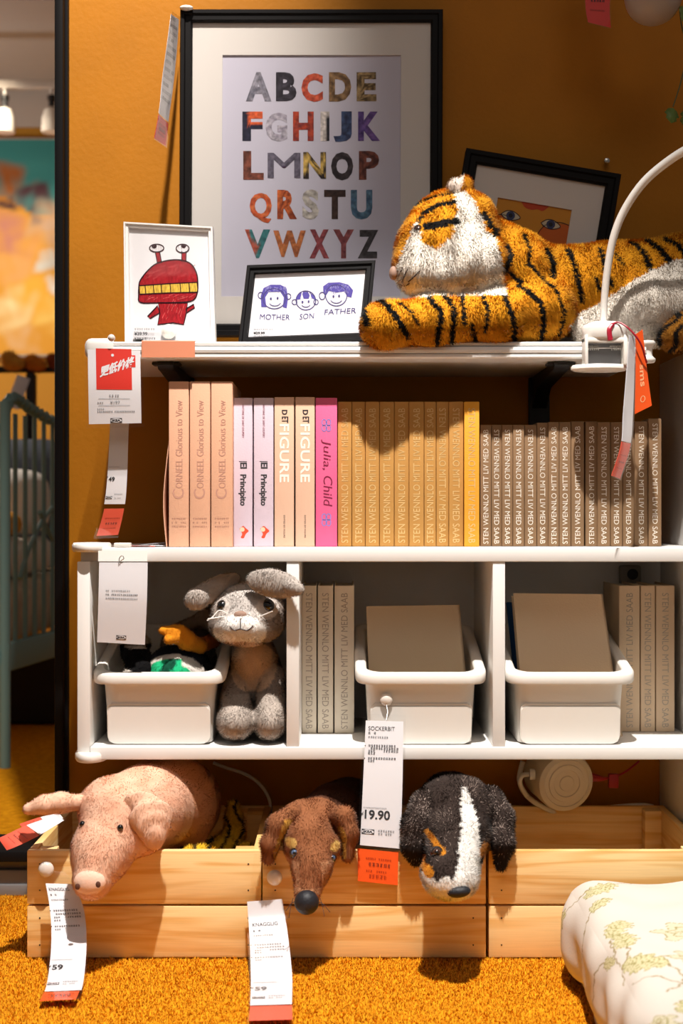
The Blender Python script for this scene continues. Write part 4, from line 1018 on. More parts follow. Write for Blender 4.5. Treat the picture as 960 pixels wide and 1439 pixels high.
# 3: plain pouch under the upper cubby board
def notice(mb, S, off):
    W_ = S.W
    for k, (v, n) in enumerate(((0.37, 13), (0.415, 17), (0.46, 17))): put_glyphs(mb, S.fn(0.16, v, off), n, W_ * 0.036, 2 if k != 1 else 1, seed=70 + k)
    logo(mb, S, 0.40, 0.935, W_ * 0.20, off, 1, 0)
t3, S3 = sleeve_tag('notice_pouch', 'white paper notice in a clear pouch hooked on the left cubby', [((138, 788, 1.936), (209, 788, 1.936)), ((137, 840, 1.932), (208, 842, 1.932)), ((135, 904, 1.937), (205, 908, 1.937))], notice, paper=(0.02, 0.98, 0.02, 0.985), sleeve=(-0.03, 1.03, -0.01, 1.0))
mb = MB(); mb.tube([P(a, b, 1.934) for a, b in crom([(167, 793), (168, 784), (172, 781), (174, 785), (170, 788), (169, 791)], 5)], 0.0006); obj('hook', mb, M['steel'], t3)
mb = MB(); V = [P(138, 774, 1.944), P(207, 774, 1.944), P(207, 789, 1.942), P(138, 789, 1.942)]; mb.add(V + [p + Vector((0, 0.0006, 0)) for p in V], [[0, 1, 2, 3], [7, 6, 5, 4], [0, 4, 5, 1], [1, 5, 6, 2], [2, 6, 7, 3], [3, 7, 4, 0]])
mb.box(P(160, 769, 1.952) , P(182, 763, 1.952) + Vector((0, 0.02, 0)), bev=0.001); obj('clip', mb, M['plastic'], t3)
# 4: central tag on the middle bin
t4, S4 = sleeve_tag('price_tag', 'clear sleeved price tag reading 19.90 hanging off the middle bin', [((511, 1003, 1.940), (570, 1005, 1.940)), ((507, 1090, 1.916), (569, 1092, 1.916)), ((502, 1190, 1.893), (566, 1196, 1.893))], info('19.90', 'SOCKERBIT', y_price=0.785, y_logo=0.90), paper=(0.06, 0.95, 0.05, 0.985))
S = Strip([((502, 1192, 1.8925), (560, 1198, 1.8925)), ((503, 1215, 1.891), (559.5, 1221, 1.891)), ((503, 1238, 1.890), (559, 1244, 1.890))]); mb = MB(); S.sheet(mb, 0, 1, 0, 1, 0, 0.0003, 0)
for v, n, m_ in ((0.30, 12, 1), (0.50, 6, 2), (0.68, 10, 1), (0.86, 5, 1)): put_glyphs(mb, S.fn(0.2 if n > 6 else 0.26, v, 0.0009), n, S.W * (0.05 if n > 6 else 0.09), m_, seed=n)
obj('orange_slip', mb, [M['orange'], mat('dim_print_b', (0.36, 0.03, 0.005), 0.6), mat('dark_print', (0.16, 0.02, 0.01), 0.6)], t4)
knob(t4, 543, 983, 1.962, 0.0088)
mb = MB(); mb.tube([P(543, 990, 1.957), P(545, 1000, 1.950), P(543, 1012, 1.939), P(540, 1016, 1.938)], 0.0009); obj('hook', mb, M['steel'], t4)
# 5/6: tags pinned to the crates (crate fronts at Y = 1.90)
YCR = 1.90
t5, S5 = sleeve_tag('price_tag', 'curling price tag reading 59 pinned on the crate below the pig snout', [((58, 1222, 1.888), (92, 1226, 1.888)), ((66, 1270, 1.866), (118, 1268, 1.866)), ((69, 1320, 1.83), (125, 1318, 1.83)), ((63, 1380, 1.755), (121, 1378, 1.755)), ((52, 1409, 1.70), (112, 1406, 1.70))], info('59', 'KNAGGLIG', y_price=0.665, y_logo=0.80), red=(0.05, 0.90, 0.875, 0.985), paper=(0.06, 0.94, 0.08, 0.865), redm='orange')
knob(t5, 65, 1221, 1.889, 0.0105)
t6, S6 = sleeve_tag('price_tag', 'faded price tag pinned between the left and middle crates', [((345, 1264, 1.888), (398, 1260, 1.888)), ((348, 1310, 1.866), (406, 1306, 1.866)), ((350, 1370, 1.775), (413, 1368, 1.775)), ((349, 1412, 1.685), (413, 1410, 1.685)), ((347, 1436, 1.62), (414, 1434, 1.62))], info('59', 'KNAGGLIG', faded=True, y_price=0.63, y_logo=0.72), red=(0.04, 0.96, 0.80, 0.985), paper=(0.04, 0.96, 0.01, 0.79), redm='coral')
knob(t6, 386, 1233, 1.892, 0.0105)
mb = MB(); V = [P(357, 1200, 1.886), P(366, 1200, 1.886), P(382, 1262, 1.8865), P(350, 1264, 1.8865)]; mb.add(V + [p + Vector((0, 0.0003, 0)) for p in V], [[0, 1, 2, 3], [7, 6, 5, 4], [0, 4, 5, 1], [1, 5, 6, 2], [2, 6, 7, 3], [3, 7, 4, 0]]); obj('clear_hanger', mb, M['clear'], t6)
# 7: tag on the poster's upper left corner
def lines7(mb, S, off):
    for k in range(12): put_glyphs(mb, S.fn(0.12, 0.06 + 0.055 * k, off), 8 if k % 3 else 5, S.W * 0.085, 1 if k % 2 else 2, seed=90 + k)
sleeve_tag('price_tag', 'twisted price tag hanging off the top left corner of the alphabet poster', [((240, 16, 2.13), (252, 24, 2.20)), ((234, 60, 2.12), (249, 72, 2.19)), ((227, 110, 2.12), (244, 122, 2.18)), ((223, 152, 2.11), (238, 166, 2.17)), ((215, 196, 2.10), (233, 208, 2.15))], lines7, red=(0.05, 0.97, 0.80, 0.985), paper=(0.05, 0.95, 0.02, 0.79))
# 8: red end of a tag hanging from above, top right
sleeve_tag('price_tag', 'red end of a tag hanging in from above at the top right', [((812, -120, 2.12), (856, -120, 2.12)), ((820, -40, 2.12), (860, -40, 2.12)), ((822, 10, 2.12), (858, 12, 2.12)), ((826, 33, 2.12), (860, 42, 2.12))], None, red=(0.03, 0.97, 0.50, 0.985), paper=(0.05, 0.95, 0.02, 0.49))
# 9: tags fanned out beside the pig
for nm, st, lb in (('price_tag', [((78, 1146, 1.93), (92, 1152, 1.93)), ((40, 1158, 1.90), (60, 1172, 1.90)), ((10, 1172, 1.87), (28, 1188, 1.87)), ((-4, 1178, 1.86), (8, 1196, 1.86))], 'red ended tag sticking out under the left pig ear'),
                   ('price_tag', [((84, 1142, 1.945), (90, 1150, 1.945)), ((56, 1148, 1.925), (66, 1160, 1.925)), ((26, 1158, 1.905), (36, 1172, 1.905))], 'second tag fanned out behind the one under the pig ear')):
    sleeve_tag(nm, lb, st, None, red=(0.02, 0.98, 0.48, 0.985), paper=(0.03, 0.97, 0.02, 0.47), redm='coral')
# leaflet lying on the cubby top at the left
lf = thing('leaflet', P(190, 768, 2.05), 'folded red and white leaflet lying on the cubby top at the left', 'leaflet')
mb = MB()
z = ZT + 0.0012
for (xa, ya, xb, yb, dz, m_) in ((-0.315, 1.99, -0.262, 2.055, 0.0, 1), (-0.285, 2.0, -0.245, 2.10, 0.0006, 0), (-0.30, 1.985, -0.268, 1.999, 0.0012, 2)):
    mb.box((xa, ya, z + dz - 0.0003), (xb, yb, z + dz + 0.0003), m_)
mb.box((-0.29, 2.02, z + 0.0022), (-0.245, 2.09, z + 0.003), 2, mtx=Matrix.Translation((-0.267, 2.05, z)) @ Matrix.Rotation(-0.10, 4, 'Y') @ Matrix.Translation((0.267, -2.05, -z)))
obj('sheet', mb, [M['paper'], M['coral'], M['greyink']], lf)

# ------------------------------------------------------------------ clip-on lamp
lamp = thing('clamp_lamp', (P(852, 0, 1.95).x, 1.96, SZ0), 'white gooseneck lamp clamped on the right end of the wall shelf', 'lamp')
X0, X1 = P(820, 0, 1.94).x, P(884, 0, 1.94).x; xm = (X0 + X1) / 2
mb = MB()
oval = lambda k, z: [(xm + (X1 - X0) / 2 * k * math.cos(2 * PI * i / 32), 1.954 + 0.022 * k * math.sin(2 * PI * i / 32), z) for i in range(32)]
rs = [oval(0.92, SZ1 + 0.0005), oval(1.0, SZ1 + 0.003), oval(1.0, SZ1 + 0.016), oval(0.96, SZ1 + 0.020), oval(0.55, SZ1 + 0.0255), oval(0.15, SZ1 + 0.0265)]
mb.add([p for r in rs for p in r], [[k * 32 + i, k * 32 + (i + 1) % 32, (k + 1) * 32 + (i + 1) % 32, (k + 1) * 32 + i] for k in range(5) for i in range(32)] + [list(range(32))[::-1], [160 + i for i in range(32)]], 0, True)
obj('switch_housing', mb, M['plastic'], lamp, 50)
mb = MB(); zb = SZ0 - 0.012
mb.box((X0 + 0.001, 1.934, zb), (X0 + 0.006, 1.960, SZ1 + 0.006), bev=0.002); mb.box((X1 - 0.008, 1.934, zb), (X1 - 0.002, 1.960, SZ1 + 0.006), bev=0.002)
mb.box((X0 + 0.001, 1.936, SZ1 - 0.004), (X1 - 0.002, 1.960, SZ1 + 0.002), bev=0.001)
obj('clamp_frame', mb, M['plastic'], lamp)
mb = MB(); mb.box((X0 + 0.005, 1.955, zb + 0.003), (X1 - 0.008, 1.962, SZ1 - 0.003)); obj('clamp_plate', mb, mat('grey_zinc', (0.25, 0.25, 0.26), 0.45, metal=0.6), lamp)
mb = MB(); zs = SZ1 - 0.011
for a, b in ((X0 + 0.006, X0 + 0.022), (X1 - 0.024, X1 - 0.010)):
    mb.tube([(a + (b - a) * i / 60, 1.947 + 0.0032 * math.cos(i * PI / 5), zs + 0.0032 * math.sin(i * PI / 5)) for i in range(61)], 0.0006, n=6)
mb.tube([(X0 + 0.004, 1.947, zs), (X1 - 0.006, 1.947, zs)], 0.0011); obj('spring', mb, M['steel'], lamp)
mb = MB(); lip = lambda k, z: [(xm - 0.006 + 0.039 * k * math.cos(2 * PI * i / 32), 1.958 + 0.030 * k * math.sin(2 * PI * i / 32), z) for i in range(32)]
rs = [lip(0.9, zb - 0.0065), lip(1.0, zb - 0.0045), lip(1.0, zb - 0.001), lip(0.95, zb + 0.001)]
mb.add([p for r in rs for p in r], [[k * 32 + i, k * 32 + (i + 1) % 32, (k + 1) * 32 + (i + 1) % 32, (k + 1) * 32 + i] for k in range(3) for i in range(32)] + [list(range(32))[::-1], [96 + i for i in range(32)]], 0, True)
obj('lower_jaw', mb, M['plastic'], lamp, 50)
mb = MB(); neck = [(848, 462, 1.962), (849, 430, 1.962), (853, 385, 1.955), (862, 335, 1.945), (878, 295, 1.935), (905, 256, 1.92), (940, 226, 1.905), (975, 205, 1.89), (1010, 192, 1.88)]
pts = [P(*p) for p in crom(neck, 8)]; mb.tube(pts, [0.0047 + 0.0016 * i / len(pts) for i in range(len(pts))], n=14); obj('gooseneck', mb, M['plastic'], lamp)
mb = MB(); d = (pts[-1] - pts[-6]).normalized(); mb.lathe([(0.008, 0), (0.018, 0.012), (0.022, 0.03), (0.034, 0.065), (0.033, 0.066), (0.018, 0.03)], Matrix.Translation(pts[-1]) @ Vector((0.5, -0.3, -0.8)).to_track_quat('Z', 'Y').to_matrix().to_4x4()); obj('lamp_head', mb, M['plastic'], lamp)
# tags tied on the clamp
sleeve_tag('price_tag', 'white hanging tag with a red tip dangling from the clamp lamp', [((884, 466, 1.925), (893, 470, 1.935)), ((880, 520, 1.92), (892, 522, 1.935)), ((875, 580, 1.915), (890, 584, 1.93)), ((872, 625, 1.91), (886, 628, 1.925)), ((858, 670, 1.90), (871, 675, 1.915))], None, red=(0.03, 0.97, 0.74, 0.99), paper=(0.04, 0.96, 0.02, 0.735), redm='coral')
def asis(mb, S, off):
    put_text(mb, 'sms', lambda x, y: S.at(0.38 + y / S.W, 0.42 + x / S.len, off), 0.009, width=0.03, m=1, bold=0.02)
    fb = S.fn(0.5, 0.86, off); stroke(mb, circle(0, 0, 0.003, 0.004, 14), fb, 0.001, 1, closed=True)
So = Strip([((893, 470, 1.938), (903, 463, 1.945)), ((893, 520, 1.935), (909, 518, 1.945)), ((892, 582, 1.935), (916, 570, 1.945))])
ot = thing('orange_tag', So.at(0.5, 1.0), 'bright orange card tag hanging beside the clamp lamp', 'tag')
mb = MB(); So.sheet(mb, 0, 1, 0, 1, 0, 0.0004, 0); asis(mb, So, 0.0006); obj('card', mb, [M['orange'], mat('pale_orange_print', lin(250, 180, 130), 0.6)], ot)
rb = MB(); rp_ = [P(*p) for p in crom([(858, 478, 1.931), (857, 462, 1.932), (868, 453, 1.935), (884, 462, 1.928), (900, 482, 1.928), (909, 510, 1.94)], 8)]
rb.tube(rp_[:17], [0.0036] * 9 + [0.0030] * 4 + [0.0014] * 4, n=8); rb.tube(rp_[16:], 0.0013, n=8); o = obj('red_band', rb, mat('crimson_band', (0.36, 0.01, 0.03), 0.4)); props(o, 'crimson strap looped over the clamp lamp housing', 'strap')

# white globe and trailing plant at the top right corner
gl = thing('globe_lamp', P(918, -10, 2.05), 'white globe lamp cut off by the top right corner', 'lamp')
mb = MB(); Rg = 40 * 2.05 / FPX; mb.lathe([(max(0.001, Rg * math.sin(PI * i / 20)), -Rg * math.cos(PI * i / 20)) for i in range(20)] + [(0.012, Rg), (0.012, Rg + 0.02)], Matrix.Translation(P(918, -5, 2.05)), 0, 32); obj('globe', mb, mat('opal_glass', (0.42, 0.36, 0.32), 0.3, 0.4), gl, 80)
mb = MB(); mb.lathe([(0.016, 0), (0.016, 0.03), (0.004, 0.034), (0.004, 0.3)], Matrix.Translation(P(918, -5, 2.05) + Vector((0, 0, Rg + 0.01)))); obj('cord', mb, M['cable'], gl, 50)
pl = thing('trailing_plant', P(958, 150, 2.08), 'thin trailing plant with small green leaves at the top right edge', 'plant')
mb = MB(); sp = [P(*p) for p in crom([(952, -60, 2.06), (954, -10, 2.06), (957, 30, 2.07), (963, 60, 2.08), (962, 90, 2.08), (957, 115, 2.07), (951, 135, 2.065), (946, 150, 2.06)], 6)]; mb.tube(sp, 0.0009, n=6); mb.tube([p + Vector((0.012, 0.01, 0)) for p in sp[:26]], 0.0012, n=6); obj('stem', mb, mat('stem_green', (0.09, 0.11, 0.04), 0.6), pl)
lm = mat('leaf_green', (0.14, 0.22, 0.05), 0.5, var=0.2, vscale=60)
def leaf(px_, py_, Y, L_, ang, tilt):
    mb = MB(); base = P(px_, py_, Y); M4 = Matrix.Translation(base) @ Euler((tilt, 0.3, ang)).to_matrix().to_4x4()
    out = [(0.0, 0.0), (0.28, 0.10), (0.46, 0.42), (0.30, 0.55), (0.34, 0.75), (0.0, 1.05), (-0.34, 0.75), (-0.30, 0.55), (-0.46, 0.42), (-0.28, 0.10)]
    V = [(0, 0.45 * L_, -0.05 * L_)] + [(a * L_, b * L_, 0.08 * L_ * abs(a) * 2) for a, b in out]
    V2 = [(x, y, z_ - 0.0006) for x, y, z_ in V]; n = len(out)
    F = [[0, 1 + i, 1 + (i + 1) % n] for i in range(n)] + [[n + 1, n + 2 + (i + 1) % n, n + 2 + i] for i in range(n)] + [[1 + i, n + 2 + i, n + 2 + (i + 1) % n, 1 + (i + 1) % n] for i in range(n)]
    mb.add(V + V2, F, 0, True, M4); obj('leaf', mb, lm, pl, 80)
leaf(946, 152, 2.06, 0.026, 0.25, -1.9); leaf(962, 10, 2.05, 0.03, 0.9, -1.7); leaf(964, 40, 2.06, 0.03, 1.2, -1.6); leaf(972, 150, 2.07, 0.03, -0.6, -1.8)

# ------------------------------------------------------------------ pine crates
M['wood_in'] = M['wood']
def crate(x0, x1, label, y0=YCR, y1=2.195, z1=0.148):
    root = thing('wooden_crate', ((x0 + x1) / 2, (y0 + y1) / 2, 0.004), label, 'crate', 'pine crates under the cubbies')
    t = 0.0105; zz = [(0.005, 0.0735), (0.0765, z1)]
    rc = lambda: (random.random() * 3, random.random() * 3, random.random() * 3)
    mb = MB()
    for a, b in zz: mb.box((x0, y0, a), (x1, y0 + t, b), bev=0.0012, col=rc())
    for k, (sx, sz) in enumerate([(x0 + 0.017, 0.095), (x0 + 0.017, 0.13), (x1 - 0.017, 0.095), (x1 - 0.017, 0.13), (x0 + 0.017, 0.022), (x0 + 0.017, 0.058), (x1 - 0.017, 0.022), (x1 - 0.017, 0.058)]):
        mb.lathe([(0.0011, -0.0002), (0.0011, 0.0004)], Matrix.Translation((sx, y0, sz)) @ Euler((PI / 2, 0, 0)).to_matrix().to_4x4(), 1, 8)
    obj('front_panel', mb, [M['wood'], M['black_matte']], root)
    mb = MB()
    for a, b in zz: mb.box((x0, y1 - t, a), (x1, y1, b), bev=0.0012, col=rc())
    obj('back_panel', mb, M['wood'], root)
    for xa in (x0 + 0.0005, x1 - t - 0.0005):
        mb = MB()
        for a, b in zz: mb.box((0, -(y1 - t - 0.0005), a), (t, -(y0 + t + 0.0005), b), bev=0.0012, col=rc())
        mb.v = [Vector((xa + v.x, -v.y, v.z)) for v in mb.v]; obj('side_panel', mb, M['wood'], root)
    for xa in (x0 + t + 0.0005, x1 - t - 0.0255):
        for ya in (y0 + t + 0.0005, y1 - t - 0.0255):
            mb = MB(); mb.box((xa, ya, 0.0058), (xa + 0.025, ya + 0.025, z1 - 0.002), bev=0.001, col=rc()); obj('corner_post', mb, M['wood'], root)
    mb = MB()
    for i in range(4):
        w_ = (y1 - y0 - 2 * t - 0.004) / 4; mb.box((x0 + t + 0.001, y0 + t + 0.001 + i * w_, 0.0045), (x1 - t - 0.001, y0 + t + i * w_ + w_ - 0.008, 0.0128), col=rc())
    obj('bottom_slats', mb, M['wood'], root)
    return root
crate(P(38, 0, YCR).x, P(367, 0, YCR).x, 'pine crate at the left holding the pig and tiger cubs')
crate(P(369, 0, YCR).x, P(683, 0, YCR).x, 'pine crate in the middle holding the two dogs')
crate(P(687, 0, YCR).x, P(1003, 0, YCR).x, 'empty looking pine crate at the right behind the cushion')

# ------------------------------------------------------------------ cables and the small lamp under the cubbies
o = obj('cable', MB().tube([P(*p) for p in crom([(300, 1072, 2.21), (318, 1079, 2.205), (345, 1088, 2.20), (365, 1102, 2.195), (378, 1122, 2.19), (381, 1142, 2.185), (384, 1160, 2.2)], 8)], 0.0026), M['cable']); props(o, 'white cable curving down beside the pig back', 'cable')
o = obj('cable', MB().tube([P(*p) for p in crom([(735, 1070, 2.19), (730, 1095, 2.19), (738, 1115, 2.18), (756, 1130, 2.18), (785, 1142, 2.19), (820, 1141, 2.2), (860, 1135, 2.2), (900, 1132, 2.2), (918, 1134, 2.2)], 8)], 0.0042), M['cable']); props(o, 'white cable looping behind the right crate', 'cable')
dl = thing('wall_lamp', P(790, 1132, 2.15), 'round white lamp base hanging under the right cubby', 'lamp')
ax = Vector((0.25, -1, -0.12)).normalized().to_track_quat('Z', 'Y').to_matrix().to_4x4()
mb = MB(); mb.lathe([(0.041, -0.050), (0.044, -0.046), (0.045, 0.010), (0.043, 0.016), (0.036, 0.019), (0.035, 0.0175), (0.029, 0.0175), (0.028, 0.0195), (0.021, 0.0195), (0.020, 0.018), (0.012, 0.018), (0.011, 0.0195), (0.001, 0.0195)], Matrix.Translation(P(790, 1096, 2.15)) @ ax, 0, 40); obj('drum', mb, mat('ivory_plastic', (0.70, 0.62, 0.50), 0.4), dl, 40)
mb = MB(); mb.lathe([(0.0085, -0.004), (0.0085, 0.004), (0.006, 0.0045)], Matrix.Translation(P(748, 1088, 2.14)) @ Euler((0, -PI / 2, 0)).to_matrix().to_4x4()); mb.tube([P(*p) for p in crom([(745, 1088, 2.14), (734, 1090, 2.145), (731, 1102, 2.15), (740, 1118, 2.17)], 6)], 0.0036); obj('cable_grommet', mb, M['cable'], dl)
rr = MB(); rr.tube([P(*p) for p in crom([(828, 1092, 2.17), (845, 1094, 2.168), (862, 1092, 2.17), (880, 1084, 2.18), (898, 1070, 2.19)], 6)], [0.004 + 0.003 * math.cos(i / 4) if i < 12 else 0.0016 for i in range(25)], n=8)
rr.box(P(856, 1108, 2.166), P(870, 1088, 2.166) + Vector((0, 0.01, 0)), bev=0.002); o = obj('red_strap', rr, mat('crimson_plastic', (0.34, 0.012, 0.015), 0.4)); props(o, 'crimson strap and tie behind the round white lamp base', 'strap')

# ------------------------------------------------------------------ patterned cushion on the floor
def cushion():
    cx, cy, hx, hy, hz = 0.545, 1.585, 0.262, 0.285, 0.058
    root = thing('floor_cushion', (cx, cy, 0.006), 'cream floor cushion with olive leaf pattern lying before the right crate', 'cushion')
    n = 300
    # motifs in cushion millimetres
    rr = random.Random(5); leaves = []; stems = []
    for k in range(58):
        x, y = rr.uniform(-0.30, 0.30), rr.uniform(-0.40, 0.40); a = rr.uniform(0, 2 * PI); L_ = rr.uniform(0.035, 0.065)
        leaves.append((x, y, a, L_))
        pts = [(x, y)]
        for j in range(7): a += rr.uniform(-0.5, 0.5); pts.append((pts[-1][0] - 0.012 * math.cos(a), pts[-1][1] - 0.012 * math.sin(a)))
        stems.append(pts)
    flowers = [(rr.uniform(-0.27, 0.27), rr.uniform(-0.36, 0.36), rr.uniform(0.024, 0.042), rr.uniform(0, 6)) for k in range(26)]
    base = np.array(lin(206, 198, 188)); ol = np.array(lin(146, 138, 84)); olp = np.array(lin(198, 190, 152)); dkk = np.array(lin(150, 134, 98))
    def paint(u, v):
        C = np.tile(base, (len(u), 1)); uu = u + 0.0015 * np.sin(v * 400); vv = v + 0.0015 * np.sin(u * 380)
        for s_ in stems:
            d = seg_d(uu, vv, s_); C[d < 0.0013] = dkk
        for (x, y, a, L_) in leaves:
            ca, sa = math.cos(a), math.sin(a); p = (uu - x) * ca + (vv - y) * sa; q = -(uu - x) * sa + (vv - y) * ca
            t = p / L_; hw = 0.30 * L_ * np.sqrt(np.clip(t * (1 - t) * 4, 0, 1)) * (1 + 0.22 * np.sin(t * 30))
            ins = (t > 0) & (t < 1) & (np.abs(q) < hw); C[ins] = olp
            edge = ins & ((np.abs(q) > hw - 0.0018) | (np.abs(q) < 0.0006) | (np.sin((p - np.abs(q) * 0.8) * 900) > 0.8)); C[edge] = ol
        for (x, y, R_, ph) in flowers:
            r = np.hypot(uu - x, vv - y); th = np.arctan2(vv - y, uu - x)
            rim = R_ * (0.82 + 0.18 * np.cos(6 * th + ph)); ins = r < rim; C[ins] = np.array(lin(200, 192, 166))
            C[ins & ((r > rim - 0.0019) | (np.abs(r - 0.55 * rim) < 0.0013) | ((r < 0.3 * rim) & (np.sin(th * 9) > 0.4)))] = ol
            C[r < 0.12 * R_] = dkk
        return C
    # rounded box surface from a cube grid pushed to a superellipsoid, with soft wrinkles
    V = []; Q = []; UV = []
    g = np.linspace(-1, 1, n)
    off = 0
    for axis, sg in ((2, 1), (2, -1), (0, -1), (0, 1), (1, -1), (1, 1)):
        m_ = n if (sg > 0 and axis == 2) or (axis == 0 and sg < 0) else 60; gg = np.linspace(-1, 1, m_)
        A, B = np.meshgrid(gg, gg if axis == 2 else np.linspace(-1, 1, 110))
        nr, nc = A.shape
        if axis == 2: p = np.stack([A, B, np.full(A.shape, sg)], -1)
        elif axis == 0: p = np.stack([np.full(A.shape, sg), A, B], -1)
        else: p = np.stack([A, np.full(A.shape, sg), B], -1)
        V.append(p.reshape(-1, 3)); i = np.arange(nr * nc).reshape(nr, nc) + off; off += nr * nc
        q = np.stack([i[:-1, :-1].ravel(), i[:-1, 1:].ravel(), i[1:, 1:].ravel(), i[1:, :-1].ravel()], 1)
        Q.append(q if (sg > 0) == (axis != 1) else q[:, ::-1])
        ex = {2: (A * hx, B * hy), 0: (sg * (hx + hz - B * hz), A * hy), 1: (A * hx, sg * (hy + hz - B * hz))}[axis]
        UV.append(np.stack([ex[0].ravel(), ex[1].ravel()], 1))
    V = np.concatenate(V); Q = np.concatenate(Q); UV = np.concatenate(UV)
    S_ = np.array((hx, hy, hz)); X = V * S_; r = 0.045
    core = np.clip(X, -(S_ - r), S_ - r); d = X - core; L_ = np.linalg.norm(d, axis=1, keepdims=True); 
    W3 = core + d / np.maximum(L_, 1e-9) * r
    nn = d / np.maximum(L_, 1e-9)
    puff = (1 - np.clip(np.abs(V[:, 0]), 0, 1) ** 2.5) * (1 - np.clip(np.abs(V[:, 1]), 0, 1) ** 2.5)
    W3[:, 2] += np.where(V[:, 2] > 0, 0.010 * puff * np.clip(V[:, 2], 0, 1), 0)
    wr = 0.0016 * np.sin(UV[:, 0] * 46 + 2 * np.sin(UV[:, 1] * 23)) + 0.0013 * np.sin(UV[:, 1] * 61 + 2.2 * np.sin(UV[:, 0] * 31)) + 0.0025 * np.sin(UV[:, 1] * 38) * (np.abs(V[:, 0]) > 0.98) * (1 - V[:, 2])
    W3 += nn * wr[:, None]
    W3 += np.array((cx, cy, 0.006 + hz))
    np_mesh('cover', W3, [Q], paint(UV[:, 0], UV[:, 1]), None, attr_mat('cotton_print', 0.85, 0.1, bump=0.15, nscale=500), root)
cushion()
# ------------------------------------------------------------------ soft toys
def surfY(prims, k, px, py, Y0=1.72, Y1=2.25):
    Ys = np.linspace(Y0, Y1, 900); p = np.array([tuple(P(px, py, y)) for y in Ys]); s = sdf(prims, k, p)
    i = np.argmax(s < 0); return float(Ys[i]) if s[i] < 0 else Y1
def thread(name, parent, prims, k, pts, r, m, off=0.001):
    mb = MB(); q = crom([(x, y) for x, y in pts], 5)
    mb.tube([P(x, y, surfY(prims, k, x, y) - off) for x, y in q], r, n=6); return obj(name, mb, m, parent, 80)
def ell(x, y, cx, cy, rx, ry): return ((x - cx) / rx) ** 2 + ((y - cy) / ry) ** 2 < 1
M['thread'] = mat('dark_thread', (0.05, 0.03, 0.025), 0.8); M['white_thread'] = mat('white_thread', (0.8, 0.76, 0.72), 0.7)
M['nose_black'] = mat('velvet_nose', (0.010, 0.011, 0.016), 0.55, 0.4, bump=0.3, bscale=300); M['nose_brown'] = mat('brown_nose', lin(150, 120, 104), 0.7)
M['iris_blue'] = mat('blue_iris', (0.06, 0.10, 0.18), 0.1, 0.7, coat=0.5); M['iris_brown'] = mat('brown_iris', (0.05, 0.02, 0.012), 0.1, 0.7, coat=0.5)
M['seam_white'] = mat('white_felt', (0.75, 0.72, 0.68), 0.8)

# --- tiger on the wall shelf
tiger = thing('plush_tiger', P(720, 495, 2.05), 'big striped orange plush tiger lying on the wall shelf', 'soft toy')
TK = 0.016
TP = [e(636, 338, 2.035, 68, 66, 70), e(612, 352, 2.01, 56, 52, 54), e(589, 378, 1.995, 36, 36, 34), e(612, 388, 1.99, 46, 34, 28), e(668, 372, 2.0, 48, 48, 48), e(655, 300, 2.03, 36, 36, 28),
      e(722, 390, 2.06, 62, 66, 66), e(700, 352, 2.06, 38, 46, 38), c((745, 408, 2.08, 60), (860, 408, 2.078, 64)), c((860, 408, 2.078, 64), (965, 398, 2.078, 66)), c((965, 398, 2.078, 66), (1040, 398, 2.078, 60)), e(700, 440, 2.03, 60, 45, 38),
      c((765, 436, 2.02, 44), (700, 447, 1.985, 35)), c((700, 447, 1.985, 35), (610, 452, 1.975, 32)), c((610, 452, 1.975, 32), (545, 456, 1.968, 32)), e(537, 459, 1.966, 29, 34, 29),
      c((830, 464, 2.025, 26), (905, 434, 2.04, 52), 0.006), c((905, 434, 2.04, 52), (1010, 420, 2.04, 60))]
STR = [([(600, 301), (615, 292), (637, 288)], 4), ([(598, 326), (615, 323), (640, 317)], 6), ([(575, 291), (600, 278), (640, 272)], 2), ([(598, 300), (590, 312), (588, 318)], 3), ([(678, 304), (690, 322)], 5), ([(690, 340), (699, 322)], 4),
       ([(739, 325), (745, 352), (741, 374)], 3.2), ([(772, 348), (780, 368), (778, 388)], 5), ([(805, 344), (813, 380), (821, 420)], 4.2), ([(849, 345), (853, 372), (861, 402)], 4), ([(868, 353), (877, 367)], 2.5), ([(841, 388), (845, 405)], 3),
       ([(898, 333), (910, 350), (917, 380)], 4.5), ([(921, 330), (935, 348), (945, 368)], 5), ([(946, 328), (958, 340), (966, 356)], 4), ([(712, 345), (716, 360), (708, 385)], 4.5), ([(690, 342), (684, 336)], 5),
       ([(727, 405), (752, 425), (761, 450), (759, 490)], 4.5), ([(745, 375), (777, 407), (790, 440), (787, 470)], 2.6), ([(718, 388), (731, 398)], 4),
       ([(539, 434), (557, 458), (571, 479)], 4.5), ([(561, 434), (576, 447), (585, 464)], 2.2), ([(599, 424), (616, 447), (612, 486)], 4.2), ([(619, 418), (634, 441), (632, 486)], 4.2), ([(646, 420), (648, 464)], 3.4), ([(673, 420), (681, 441), (677, 470)], 3.2),
       ([(659, 465), (666, 486)], 4), ([(703, 420), (714, 452), (720, 486)], 4.2), ([(510, 440), (515, 462)], 5), ([(527, 428), (540, 431)], 3)]
FACE = [(636, 258), (650, 262), (664, 282), (676, 310), (681, 332), (692, 340), (700, 366), (710, 408), (706, 426), (560, 430), (548, 410), (553, 392), (562, 366), (574, 340), (582, 318), (588, 318), (590, 348), (612, 358), (634, 338), (641, 300)]
BELLY = [(780, 500), (800, 462), (815, 440), (852, 420), (900, 388), (946, 366), (1000, 352), (1120, 345), (1120, 500)]
T_OR = np.array(lin(214, 142, 32)); T_WH = np.array(lin(236, 228, 216)); T_BK = np.array(lin(26, 25, 24)); T_LT = np.array(lin(232, 168, 40))
